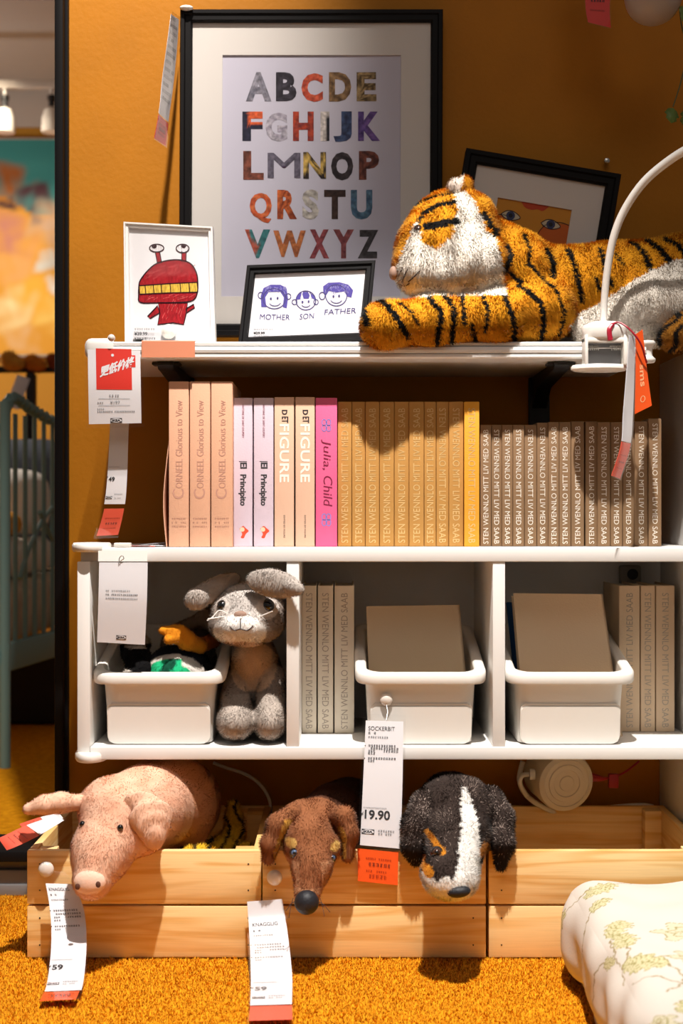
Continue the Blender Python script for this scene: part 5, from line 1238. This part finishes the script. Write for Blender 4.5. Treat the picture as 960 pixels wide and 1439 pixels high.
def tiger_col(p):
    x, y = uvp(p, 2.0)
    x = x + 1.6 * np.sin(p[:, 2] * 900 + 3 * np.sin(p[:, 0] * 500)); C = np.tile(T_OR, (len(p), 1))
    mx_ = (0.5 + 0.5 * np.sin(p[:, 0] * 60 + 2 * np.sin(p[:, 2] * 80)))[:, None]; C = C * (1 - 0.35 * mx_) + T_LT * 0.35 * mx_
    for pts, wd in STR:
        d = seg_d(x, y, pts)
        head = pts[0][0] < 692 and pts[0][1] < 345
        C[d < wd * 0.95] = T_BK
    f = inpoly(x, y, FACE) & (p[:, 1] < 2.06) & ~((y > 421) & (x > 600)); C[f & ~(y > 424)] = T_WH
    C[(seg_d(x, y, [(598, 326), (640, 317)]) < 5.5) & (p[:, 1] < 2.05)] = T_BK
    b_ = inpoly(x, y, BELLY) & (p[:, 1] < 2.045); C[b_] = T_WH
    return C
tb = plush('body', TP, tiger_col, tiger, M['fur'], h=0.004, k=TK, dens=560000, length=0.0055, width=0.0011, jit=0.38, cvar=0.12, lay=(0.05, 0, -0.35))
EP = [e(641, 264, 2.005, 12, 10, 13), e(652, 264, 2.018, 13, 11, 17, (0, 14, 0))]
def ear_col(p):
    x, y = uvp(p, 2.0); C = np.tile(T_OR * 0.8, (len(p), 1)); C[(x + 0.3 * (y - 264) < 648) & (p[:, 1] < 2.02)] = np.array(lin(238, 222, 208)); return C
plush('ear', EP, ear_col, tiger, M['fur'], h=0.003, k=0.006, dens=600000, length=0.005, jit=0.4)
FP = [e(960, 466, 1.985, 32, 30, 25, (0, -35, 0)), e(944, 476, 1.985, 18, 24, 14)]
def foot_col(p):
    x, y = uvp(p, 2.0); C = np.tile(np.array(lin(150, 100, 36)), (len(p), 1)); C[np.sin(x * 0.32 + y * 0.2 + 2 * np.sin(y * 0.15)) > 0.35] = T_BK; return C
plush('hind_paw', FP, foot_col, tiger, M['fur'], h=0.004, k=0.01, dens=500000, jit=0.5)
oy = surfY(TP, TK, 589, 322); eye(tiger, 588, 322, oy + 0.003, 6.5, M['iris_brown'])
ball('nose', tiger, 553, 384, surfY(TP, TK, 560, 386) + 0.004, 9, M['nose_brown'], (0.7, 1, 1.1))
for pts in ([(566, 376), (561, 386), (558, 395)], [(573, 378), (568, 388), (565, 397)], [(590, 380), (583, 388), (574, 396)], [(559, 398), (568, 402), (576, 398)]):
    thread('mouth_stitch', tiger, TP, TK, pts, 0.0009, M['thread'])

# --- rabbit in the left cubby
rab = thing('plush_rabbit', P(352, 1044, 2.0), 'grey plush rabbit with floppy ears sitting in the left cubby', 'soft toy')
RK = 0.010
RP = [e(350, 860, 2.0, 55, 50, 42), e(345, 880, 1.985, 50, 42, 27), e(340, 882, 1.952, 30, 22, 20), e(358, 952, 2.06, 37, 42, 56), e(357, 920, 2.04, 29, 30, 34),
      c((331, 958, 2.035, 17), (332, 1006, 1.995, 25), 0.005), c((382, 950, 2.035, 18), (379, 1006, 1.995, 22), 0.005), e(331, 1015, 1.985, 26, 36, 24.5, k=0.008), e(379, 1015, 1.988, 22, 36, 24.5, k=0.008), c((356, 985, 2.07, 32), (356, 992, 2.07, 30))]
def rab_col(p):
    x, y = uvp(p, 2.0); C = np.tile(np.array(lin(158, 144, 134)), (len(p), 1))
    fr = p[:, 1] < 2.0
    C[fr & (y < 868) & (np.abs(x - 345) < 34)] = np.array(lin(196, 188, 182))
    C[fr & ell(x, y, 340, 884, 37, 24)] = np.array(lin(240, 234, 228)); C[fr & ell(x, y, 340, 905, 32, 9)] = np.array(lin(206, 180, 160))
    C[fr & (ell(x, y, 313, 851, 14, 13) | ell(x, y, 377, 852, 16, 15))] = np.array(lin(226, 216, 208))
    C[(p[:, 1] < 2.06) & ell(x, y, 355, 938, 33, 36) & (y > 905)] = np.array(lin(222, 194, 166))
    C[(y > 975)] = np.array(lin(176, 164, 154))
    return C
plush('body', RP, rab_col, rab, M['fur'], h=0.0035, k=RK, dens=620000, length=0.0036, width=0.0008, jit=0.32, cvar=0.17)
rgrey = lambda p: np.tile(np.array(lin(178, 168, 160)), (len(p), 1))
plush('ear', [e(300, 829, 1.985, 43, 10, 16, (0, -26, 20)), e(276, 842, 1.972, 15, 9, 15)], rgrey, rab, M['fur'], h=0.003, k=0.008, dens=600000, length=0.0035, width=0.0008, cvar=0.12)
plush('ear', [e(384, 820, 1.942, 40, 9, 20, (0, 8, -16)), e(414, 827, 1.926, 14, 6, 9, (0, 15, -10))], rgrey, rab, M['fur'], h=0.003, k=0.008, dens=600000, length=0.0035, width=0.0008, cvar=0.12)
for x, y, r in ((313, 851, 8), (376.5, 851, 9.5)):
    eye(rab, x, y, surfY(RP, RK, x, y) + 0.004, r)
ball('nose', rab, 338, 864, surfY(RP, RK, 338, 865) + 0.002, 9, M['nose_brown'], (1.05, 0.5, 0.62))
thread('mouth_stitch', rab, RP, RK, [(338, 869), (338, 876), (338, 883)], 0.0008, M['thread'])
thread('mouth_stitch', rab, RP, RK, [(323, 880), (329, 886), (338, 884), (348, 886), (356, 879)], 0.0008, M['thread'])
for pts in ([(318, 862), (308, 858), (298, 868), (291, 872)], [(316, 866), (305, 868), (292, 870)], [(366, 866), (376, 862), (383, 859)]):
    mb = MB(); Ys = surfY(RP, RK, pts[0][0], pts[0][1]) - 0.001; mb.tube([P(a, b, Ys - 0.008 * i / 14) for i, (a, b) in enumerate(crom(pts, 5))], 0.0009, n=6); obj('whiskers', mb, M['white_thread'], rab)

# --- duck and two dark toys in the left bin
duck = thing('plush_duck', P(255, 985, 2.05), 'upturned plush mallard with orange feet and green band in the left bin', 'soft toy')
DP = [e(249, 960, 2.035, 50, 46, 55), e(272, 955, 2.07, 27, 38, 44)]
def duck_col(p):
    x, y = uvp(p, 2.03); r = np.hypot((x - 246) / 1.12, y - 962); C = np.tile(np.array(lin(214, 204, 194)), (len(p), 1))
    C[r < 40] = np.array(lin(40, 186, 128)); C[(r < 40) & (np.abs((x - 243) + (y - 930) * 0.6) < 8)] = np.array(lin(24, 80, 60)); C[(r < 40) & (r > 32) & (x > 258)] = np.array(lin(224, 216, 208)); C[(r > 45) & (r < 56)] = np.array(lin(22, 26, 36)); C[(r >= 56) & (x > 285)] = np.array(lin(26, 62, 90))
    return C
plush('body', DP, duck_col, duck, M['fur'], h=0.004, k=0.012, dens=350000, length=0.003, width=0.0009, cvar=0.06)
dor = lambda p: np.tile(np.array(lin(224, 142, 36)), (len(p), 1))
plush('foot', limb((229, 886, 1.995, 6), (245, 887, 2.0, 8), (262, 900, 2.01, 12), (280, 908, 2.03, 11)) + limb((236, 899, 1.99, 6), (250, 896, 2.0, 8)) + limb((256, 883, 2.0, 5), (262, 896, 2.01, 10)), dor, duck, M['fur'], h=0.003, k=0.006, dens=350000, length=0.003, cvar=0.08)
plush('foot', limb((286, 905, 2.06, 10), (300, 900, 2.09, 9), (308, 890, 2.10, 7)), lambda p: np.tile(np.array(lin(190, 104, 30)), (len(p), 1)), duck, M['fur'], h=0.003, k=0.006, dens=300000, length=0.003)
bt = thing('plush_toy', P(185, 975, 2.05), 'black plush toy with pale patch poking out of the left bin', 'soft toy')
plush('body', limb((181, 918, 2.06, 11), (194, 926, 2.04, 16), (206, 946, 2.02, 18)) + [e(186, 955, 2.02, 18, 24, 18), e(188, 905, 2.12, 24, 18, 16)], lambda p: np.where((ell(*uvp(p, 2.03), 172, 950, 24, 13) | (uvp(p, 2.03)[1] < 912))[:, None], np.array(lin(196, 186, 176)), np.array(lin(20, 19, 20))), bt, M['fur'], h=0.004, k=0.012, dens=350000, length=0.004)
gt = thing('plush_toy', P(275, 940, 2.13), 'grey brown plush toy at the back of the left bin', 'soft toy')
plush('body', [e(272, 893, 2.135, 32, 28, 24), e(250, 905, 2.14, 24, 22, 20), e(266, 925, 2.135, 38, 24, 26)] + limb((262, 880, 2.10, 8), (290, 866, 2.09, 10), (302, 885, 2.08, 9)), lambda p: np.tile(np.array(lin(128, 112, 98)), (len(p), 1)), gt, M['fur'], h=0.004, k=0.012, dens=350000, length=0.004)

# --- pig over the left crate
pig = thing('plush_pig', P(215, 1190, 2.0), 'pink plush pig hanging its head over the left crate', 'soft toy')
GK = 0.014
GP = [e(175, 1140, 1.915, 66, 58, 50, (0, 10, 0)), c((165, 1150, 1.885, 50), (143, 1198, 1.852, 40)), c((143, 1198, 1.852, 40), (130, 1236, 1.825, 28)), c((205, 1135, 1.96, 60), (235, 1130, 2.04, 66)), c((235, 1130, 2.04, 66), (248, 1128, 2.11, 62)), e(200, 1176, 1.872, 30, 24, 26), c((262, 1150, 2.05, 22), (270, 1186, 2.04, 17))]
p1, p2 = np.array(lin(238, 192, 164)), np.array(lin(228, 172, 142))
def pig_col(p):
    t = (0.5 + 0.5 * np.sin(p[:, 0] * 130 + 3 * np.sin(p[:, 2] * 95)) * np.sin(p[:, 2] * 120 + p[:, 1] * 60))[:, None]; C = p1 * t + p2 * (1 - t)
    C[p[:, 1] > 1.97] = np.array(lin(214, 152, 112)); return C  # rear of the body darker: shade put into the fur colour
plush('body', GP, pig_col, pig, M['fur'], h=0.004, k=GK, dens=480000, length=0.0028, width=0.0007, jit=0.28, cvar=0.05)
pcol = lambda p: np.tile(p1, (len(p), 1))
plush('ear', limb((114, 1128, 1.895, 11), (85, 1128, 1.875, 13), (62, 1131, 1.868, 12), (40, 1137, 1.865, 8)), pcol, pig, M['fur'], h=0.003, k=0.008, dens=480000, length=0.0028, width=0.0007, cvar=0.05)
plush('ear', [e(203, 1132, 1.860, 30, 8, 20, (14, 22, 18)), e(212, 1148, 1.852, 31, 8, 24, (14, -8, 18)), e(216, 1164, 1.848, 22, 7, 22, (14, -8, 18)), e(218, 1180, 1.844, 12, 6, 16, (14, -4, 18))], pcol, pig, M['fur'], h=0.003, k=0.012, dens=480000, length=0.0028, width=0.0007, cvar=0.05)
for x, y in ((116, 1158), (169, 1163)): eye(pig, x, y, surfY(GP, GK, x, y) - 0.001, 4.5)
sn = ball('snout', pig, 126, 1240, 1.808, 23, mat('snout_felt', lin(234, 196, 174), 0.85, 0.1, bump=0.2, bscale=300), (1.0, 0.5, 0.78), (0, 0, 0))
for x, y in ((109, 1246), (138, 1243)): ball('nostril', sn, x, y, 1.7955, 4.5, M['nose_brown'] if False else mat('nostril_brown', (0.10, 0.035, 0.02), 0.8), (0.8, 0.5, 1))

# --- tiger cubs inside the left crate
def cub(name, label, prims, org):
    r = thing('plush_cub', org, label, 'soft toy', 'plush tiger cubs in the left crate')
    def cc(p):
        x, y = uvp(p, 2.0); C = np.tile(np.array(lin(222, 176, 44)), (len(p), 1)); C[np.sin(x * 0.33 + 2.2 * np.sin(y * 0.11)) > 0.72] = np.array(lin(52, 40, 26)); return C
    plush('body', prims, cc, r, M['fur'], h=0.004, k=0.01, dens=350000, length=0.006, width=0.0011, jit=0.5, cvar=0.16); return r
cub('a', 'yellow plush cub right behind the front board of the left crate', [e(278, 1218, 1.965, 36, 26, 30), e(256, 1212, 1.965, 12, 14, 16), e(302, 1214, 1.965, 13, 14, 17), e(276, 1245, 1.97, 34, 24, 28)], P(278, 1275, 1.97))
cub('b', 'yellow plush cub with a raised leg at the back of the left crate', [e(314, 1200, 2.08, 28, 28, 26), e(325, 1180, 2.1, 16, 16, 18)] + limb((330, 1175, 2.1, 12), (329, 1150, 2.11, 11), (327, 1134, 2.12, 9)) + [e(300, 1215, 2.08, 30, 26, 22)], P(305, 1240, 2.08))
cub('c', 'round yellow plush cub in the right corner of the left crate', [e(343, 1210, 2.04, 17, 20, 20), e(346, 1196, 2.04, 12, 14, 13), e(342, 1232, 2.04, 16, 20, 18)], P(347, 1255, 2.04))

# --- brown dachshund over the middle crate
dac = thing('plush_dog', P(440, 1190, 1.98), 'brown plush dachshund with a round black nose peering over the middle crate', 'soft toy')
AK = 0.010
AP = [e(434, 1162, 1.912, 44, 40, 34), e(440, 1192, 1.872, 40, 28, 28), c((434, 1180, 1.872, 32), (438, 1218, 1.848, 26)), c((438, 1218, 1.848, 26), (432, 1254, 1.828, 18)), c((445, 1158, 1.955, 36), (470, 1146, 2.04, 42)), c((470, 1146, 2.04, 42), (490, 1140, 2.125, 46)), e(434, 1146, 1.92, 36, 30, 20)]
a_br, a_tn = np.array(lin(150, 96, 64)), np.array(lin(206, 150, 110))
def dac_col(p):
    x, y = uvp(p, 1.855); C = np.tile(a_br, (len(p), 1)); C[(p[:, 1] < 1.9) & ((y > 1238) | ((y > 1205) & (np.abs(x - 437) > 15)))] = a_tn * 0.85
    C[p[:, 1] > 1.96] = np.array(lin(88, 54, 38)); C[(p[:, 1] < 1.91) & (ell(x, y, 409, 1183, 9, 7) | ell(x, y, 471, 1190, 7, 7))] = np.array(lin(232, 190, 110)); return C  # dark rear body has its shadow painted in; brow spots are real
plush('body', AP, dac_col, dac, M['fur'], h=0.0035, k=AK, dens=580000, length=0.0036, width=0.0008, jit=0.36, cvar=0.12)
def dear(poly):
    def f(p):
        x, y = uvp(p, 1.88); C = np.tile(a_br * 0.95, (len(p), 1)); C[inpoly(x, y, poly)] = np.array(lin(190, 140, 62)); return C
    return f
plush('ear', limb((412, 1143, 1.895, 13), (391, 1160, 1.878, 14), (380, 1185, 1.873, 12), (377, 1206, 1.872, 9)), dear([(400, 1150), (420, 1152), (404, 1168), (396, 1190), (388, 1212), (384, 1200), (390, 1176)]), dac, M['fur'], h=0.003, k=0.008, dens=560000, length=0.0045, cvar=0.14)
plush('ear', limb((466, 1146, 1.90, 11), (484, 1148, 1.885, 13), (492, 1170, 1.878, 11), (489, 1204, 1.875, 8)), dear([(474, 1160), (482, 1160), (488, 1176), (486, 1206), (480, 1196), (480, 1176)]), dac, M['fur'], h=0.003, k=0.008, dens=560000, length=0.0045, cvar=0.14)
for x, y, r in ((414, 1199, 7.5), (467, 1206, 6.5)): eye(dac, x, y, surfY(AP, AK, x, y) + 0.003, r, M['iris_blue'])
ball('nose', dac, 431, 1268, 1.812, 17.5, M['nose_black'], (1, 0.9, 0.98))
for k_, (a, b) in enumerate((((412, 1262), (406, 1290)), ((416, 1266), (402, 1280)), ((450, 1262), (456, 1288)), ((446, 1266), (464, 1282)))):
    mb = MB(); mb.tube([P(*a, 1.822), P((a[0] + b[0]) / 2, (a[1] + b[1]) / 2 - 3, 1.815), P(*b, 1.81)], 0.0004, n=5); obj('whiskers', mb, M['thread'], dac)

# --- black and white dog over the middle crate
ber = thing('plush_dog', P(640, 1190, 1.99), 'black plush dog with a white blaze and muzzle hanging over the middle crate', 'soft toy')
BK = 0.012
BP = [e(642, 1141, 1.93, 60, 54, 50), e(642, 1172, 1.882, 48, 34, 38), c((640, 1190, 1.858, 40), (634, 1222, 1.828, 38)), e(632, 1228, 1.803, 40, 37, 29), e(635, 1242, 1.792, 33, 28, 20), c((640, 1140, 1.985, 48), (632, 1130, 2.08, 44))]
BL = [(656, 1116), (668, 1136), (675, 1165), (674, 1200), (672, 1222), (630, 1222), (637, 1206), (646, 1175), (652, 1145)]
b_bk, b_or = np.array(lin(58, 48, 44)), np.array(lin(206, 134, 40))
def ber_col(p):
    x, y = uvp(p, 1.835); C = np.tile(b_bk, (len(p), 1)); fr = p[:, 1] < 1.95
    x2 = x + 1.5 * np.sin(y * 0.9)
    C[fr & (inpoly(x2, y, BL) | ((y > 1216 + 4 * np.sin(x * 0.25)) & (y < 1300)))] = np.array(lin(240, 236, 230))
    C[fr & (seg_d(x, y, [(604, 1177), (619, 1188)]) < 4.3)] = b_or; C[fr & ell(x, y, 599, 1211, 7, 8)] = b_or; C[fr & ell(x, y, 681, 1197, 9, 9)] = b_or * 0.8
    return C
frost = (lambda p: np.where(ber_col(p).max(1) < 0.08, 0.22 * (0.5 + 0.5 * np.sin(p[:, 0] * 70 + 2 * np.sin(p[:, 2] * 90))), 0.0), lin(150, 132, 122))
plush('body', BP, ber_col, ber, M['fur'], h=0.0035, k=BK, dens=620000, length=0.0048, width=0.0008, jit=0.42, cvar=0.12, frost=frost)
bcol = lambda p: np.tile(b_bk, (len(p), 1)) * np.where(uvp(p, 1.9)[1] > 1180, 0.55, 1.0)[:, None]
fr2 = (lambda p: np.where(uvp(p, 1.9)[1] < 1180, 0.30, 0.05), lin(164, 146, 136))
plush('ear', limb((598, 1130, 1.915, 20), (586, 1160, 1.895, 20), (582, 1190, 1.885, 16), (586, 1207, 1.885, 10)), bcol, ber, M['fur'], h=0.0035, k=0.008, dens=620000, length=0.005, frost=fr2)
plush('ear', limb((690, 1122, 1.93, 17), (703, 1150, 1.912, 18), (707, 1185, 1.886, 15), (704, 1216, 1.884, 8)), bcol, ber, M['fur'], h=0.0035, k=0.008, dens=620000, length=0.005, frost=fr2)
x, y = 614, 1198; eye(ber, x, y, surfY(BP, BK, x, y) - 0.002, 9, M['iris_brown'])
ball('nose', ber, 645, 1253, surfY(BP, BK, 645, 1250) + 0.002, 16, M['nose_black'], (1.05, 0.6, 0.52), (0, -6, 0))

# ------------------------------------------------------------------ things in the next room
bed = thing('metal_bed', (-0.95, 3.9, 0), 'teal metal bed with barred side rail in the next room', 'bed')
M['teal'] = mat('teal_enamel', (0.17, 0.30, 0.29), 0.45, 0.4)
A0, A1 = Vector((-0.790, 3.34, 0)), Vector((-0.735, 3.78, 0)); dirv = (A1 - A0)
at = lambda t, z: A0 + dirv * t + Vector((0, 0, z))
mb = MB(); mb.tube([at(0, 0.0), at(0, 0.86)], 0.013, n=12); obj('post', mb, M['teal'], bed)
mb = MB(); mb.tube([at(2.4, 0.0), at(2.4, 0.80)], 0.013, n=12); obj('post', mb, M['teal'], bed)
top = crom([(0, 0.84), (0.12, 0.872), (0.4, 0.855), (0.8, 0.835), (1.4, 0.82), (2.4, 0.80)], 8)
mb = MB(); mb.tube([at(t, z) for t, z in top], 0.009, n=10)
mb.tube([at(t, z) + Vector((0.010 * math.cos(i * 1.1), 0, 0.010 * math.sin(i * 1.1))) for i, (t, z) in enumerate(crom([(a, b) for a, b in top], 3))], 0.006, n=8); obj('twisted_top_rail', mb, M['teal'], bed)
mb = MB(); mb.box((-0.02, -0.012, 0.225), (2.4, 0.012, 0.292), bev=0.004)
d2 = dirv.normalized(); R3 = Matrix((( dirv.x, -d2.y, 0), (dirv.y, d2.x, 0), (0, 0, 1))).to_4x4(); mb.v = [A0 + (R3 @ v) for v in mb.v]; obj('side_rail', mb, M['teal'], bed)
for k in range(1, 15):
    t = 0.155 * k; mb = MB(); mb.tube([at(t, 0.29), at(t, 0.835)], 0.006, n=8); obj('bar', mb, M['teal'], bed)
mb = MB(); mb.tube([at(t, z) for t, z in crom([(0.22, 0.44), (0.4, 0.52), (0.7, 0.60), (1.1, 0.64), (1.5, 0.60), (1.9, 0.44)], 8)], 0.006, n=8); mb.tube([at(t, z) for t, z in crom([(0.55, 0.60), (0.8, 0.52), (1.1, 0.46), (1.4, 0.30)], 8)], 0.006, n=8); obj('curved_bar', mb, M['teal'], bed)
mb = MB(); mb.tube([A0 + Vector((-0.01, 0, 0.26)), A0 + Vector((-0.75, 0.06, 0.26))], 0.02, n=10); mb.tube([A0 + Vector((-0.01, 0, 0.80)), A0 + Vector((-0.75, 0.06, 0.80))], 0.009, n=10); obj('end_rail', mb, M['teal'], bed)
mb = MB(); mb.tube([A0 + Vector((-0.75, 0.06, 0)), A0 + Vector((-0.75, 0.06, 0.86))], 0.013, n=10); obj('post', mb, M['teal'], bed)
ms = MB(); ms.box((-1.48, 3.44, 0.27), (-0.80, 4.6, 0.42), bev=0.04, seg=3); o = obj('mattress', ms, mat('mattress_ticking', lin(206, 190, 168), 0.85, 0.1, var=0.15, vscale=25)); props(o, 'pale patterned mattress on the teal bed', 'mattress')
ms = MB(); ms.box((-1.45, 3.50, 0.425), (-0.84, 4.2, 0.53), bev=0.045, seg=3); o = obj('duvet', ms, mat('white_duvet', lin(232, 226, 216), 0.85, 0.1, bump=0.6, bscale=14)); props(o, 'white crumpled duvet on the teal bed', 'duvet')
ms = MB(); ms.box((-1.40, 3.62, 0.535), (-0.86, 3.86, 0.60), bev=0.03, seg=3); o = obj('pillow', ms, mat('orange_cotton', lin(226, 160, 60), 0.85, 0.1)); props(o, 'orange folded blanket on the white duvet', 'blanket')
o.name = 'blanket'
ms = MB(); ms.box((-1.42, 3.9, 0.535), (-0.84, 4.16, 0.72), bev=0.06, seg=4); o = obj('pillow', ms, mat('white_cotton', lin(236, 232, 226), 0.85, 0.1, bump=0.5, bscale=20)); props(o, 'plump white pillow behind the bed bars', 'pillow')
ms = MB(); ms.box((-1.45, 4.22, 0.43), (-0.82, 4.55, 0.82), bev=0.07, seg=4); o = obj('cushion', ms, mat('slate_cloth', lin(92, 98, 108), 0.85, 0.1)); props(o, 'dark slate cushion at the far end of the teal bed', 'cushion')
ub = MB(); ub.box((-1.5, 4.0, 0.005), (-0.72, 4.5, 0.22), bev=0.01); o = obj('storage_box', ub, mat('dark_box', (0.012, 0.010, 0.010), 0.7)); props(o, 'dark storage box under the teal bed', 'box')
# clothes rail with a tag and hanging things
rl = thing('clothes_rail', (-1.25, 5.0, 0), 'dark clothes rail standing behind the teal bed', 'clothes rail')
mb = MB(); mb.tube([(-2.0, 5.0, 1.10), (-0.75, 5.0, 1.10)], 0.012); obj('rail_bar', mb, M['black_matte'], rl)
for x in (-2.0, -0.75):
    mb = MB(); mb.tube([(x, 5.0, 0), (x, 5.0, 1.10)], 0.012); obj('post', mb, M['black_matte'], rl)
hb = MB(); hb.box((-1.105, 4.97, 0.80), (-1.075, 5.03, 1.09), bev=0.01); hb.tube([(-1.09, 5.0, 1.09), (-1.09, 5.0, 1.113), (-1.09, 5.012, 1.12)], 0.004); o = obj('black_strap', hb, M['black_matte']); props(o, 'black strap hanging from the clothes rail', 'strap')
o = obj('hanging_tag', MB().box((-1.09, 4.7, 0.94), (-1.045, 4.703, 1.05), bev=0.001, mtx=Matrix.Translation((-1.067, 4.7, 1.0)) @ Matrix.Rotation(0.35, 4, 'Y') @ Matrix.Translation((1.067, -4.7, -1.0))), M['paper']); props(o, 'white hanging tag above the teal bed rail', 'price tag')
for i, (px_, py_, r_, colr, lb) in enumerate(((18, 507, 15, (220, 160, 70), 'golden plush toy sitting on the clothes rail'), (50, 510, 13, (214, 130, 46), 'orange plush toy sitting on the clothes rail'), (78, 507, 11, (150, 74, 34), 'russet plush toy at the right end of the clothes rail'))):
    r = thing('plush_toy', P(px_, py_ + r_, 5.0), lb, 'soft toy')
    cfn = (lambda cc: lambda p: np.tile(np.array(lin(*cc)), (len(p), 1)))(colr)
    plush('body', [e(px_, py_ + 4, 5.0, r_, r_ * 0.8, r_ * 0.75), e(px_ - r_ * 0.5, py_ - r_ * 0.4, 4.98, r_ * 0.6, r_ * 0.5, r_ * 0.5), e(px_ + r_ * 0.7, py_ + 4, 4.97, r_ * 0.5, r_ * 0.4, r_ * 0.4)], cfn, r, M['fur'], h=0.009, k=0.03, dens=30000, length=0.012, width=0.003)
# painting on the far wall
pn = thing('wall_painting', (-1.6, 6.95, 1.35), 'large blurred flower painting in teal and orange on the far wall', 'painting')
mb = MB(); mb.box((-2.6, 6.955, 1.36), (-0.9, 6.99, 2.43), bev=0.004); obj('canvas_edge', mb, M['pale_wall'], pn)
pb = [((-1.62, 2.22), 0.13, (176, 104, 50)), ((-1.50, 2.15), 0.10, (90, 60, 70)), ((-1.64, 2.12), 0.06, (60, 40, 56)), ((-1.46, 2.06), 0.04, (70, 46, 60)), ((-1.62, 1.95), 0.14, (206, 140, 120)), ((-1.40, 2.00), 0.16, (214, 180, 150)), ((-1.58, 1.80), 0.14, (240, 180, 110)), ((-1.43, 1.83), 0.06, (226, 226, 220)), ((-1.48, 1.66), 0.17, (250, 190, 70)), ((-1.62, 1.60), 0.13, (255, 236, 180)), ((-1.42, 1.55), 0.10, (250, 210, 110)), ((-1.55, 1.46), 0.10, (236, 190, 130)), ((-1.36, 1.70), 0.07, (250, 244, 236))]  # low yellow-white blobs paint in a lamp-like glow
def pcolr(u, v):
    x, z = -2.6 + 1.7 * u, 1.36 + 1.07 * v
    b0 = np.array(lin(70, 156, 156)) if z > 2.1 + 0.05 * math.sin(x * 14) else np.array(lin(232, 168, 60))
    xx, zz = x + 0.035 * math.sin(z * 23 + 2 * math.sin(x * 31)), z + 0.035 * math.sin(x * 19 + 2 * math.sin(z * 27))
    xx = -1.7 + ((xx + 1.7 + 0.3) % 0.62) - 0.3 + 0.18 if x < -1.75 else xx
    for (cx_, cz_), r_, cl in pb:
        d = math.hypot(xx - cx_, zz - cz_) / r_
        if d < 1: t = min(1, (1 - d) * 1.3); b0 = b0 * (1 - t) + np.array(lin(*cl)) * t
    return tuple(b0)
mb = MB(); mb.grid(lambda u, v: (-2.59 + 1.68 * u, 6.953, 1.37 + 1.05 * v), 110, 70, 0, False, pcolr); obj('painted_canvas', mb, M['print'], pn)
# two white track spotlights
for x, lb in ((-1.42, 'left white track spotlight before the far painting'), (-1.222, 'right white track spotlight before the far painting')):
    r = thing('track_spotlight', (x, 6.0, 2.20), lb, 'spotlight', 'white track spotlights in the next room')
    mb = MB(); mb.lathe([(0.042, 0), (0.044, 0.01), (0.041, 0.06), (0.030, 0.095), (0.014, 0.105)], Matrix.Translation((x, 6.0, 2.20)), 0, 24); obj('shade', mb, M['plastic'], r)
    mb = MB(); mb.lathe([(0.013, 0), (0.013, 0.03), (0.018, 0.032), (0.018, 0.05)], Matrix.Translation((x, 6.0, 2.305))); obj('neck', mb, M['black_matte'], r)
    mb = MB(); mb.tube([(x, 6.0, 2.35), (x, 6.0, 2.386)], 0.007); obj('stem', mb, M['plastic'], r)
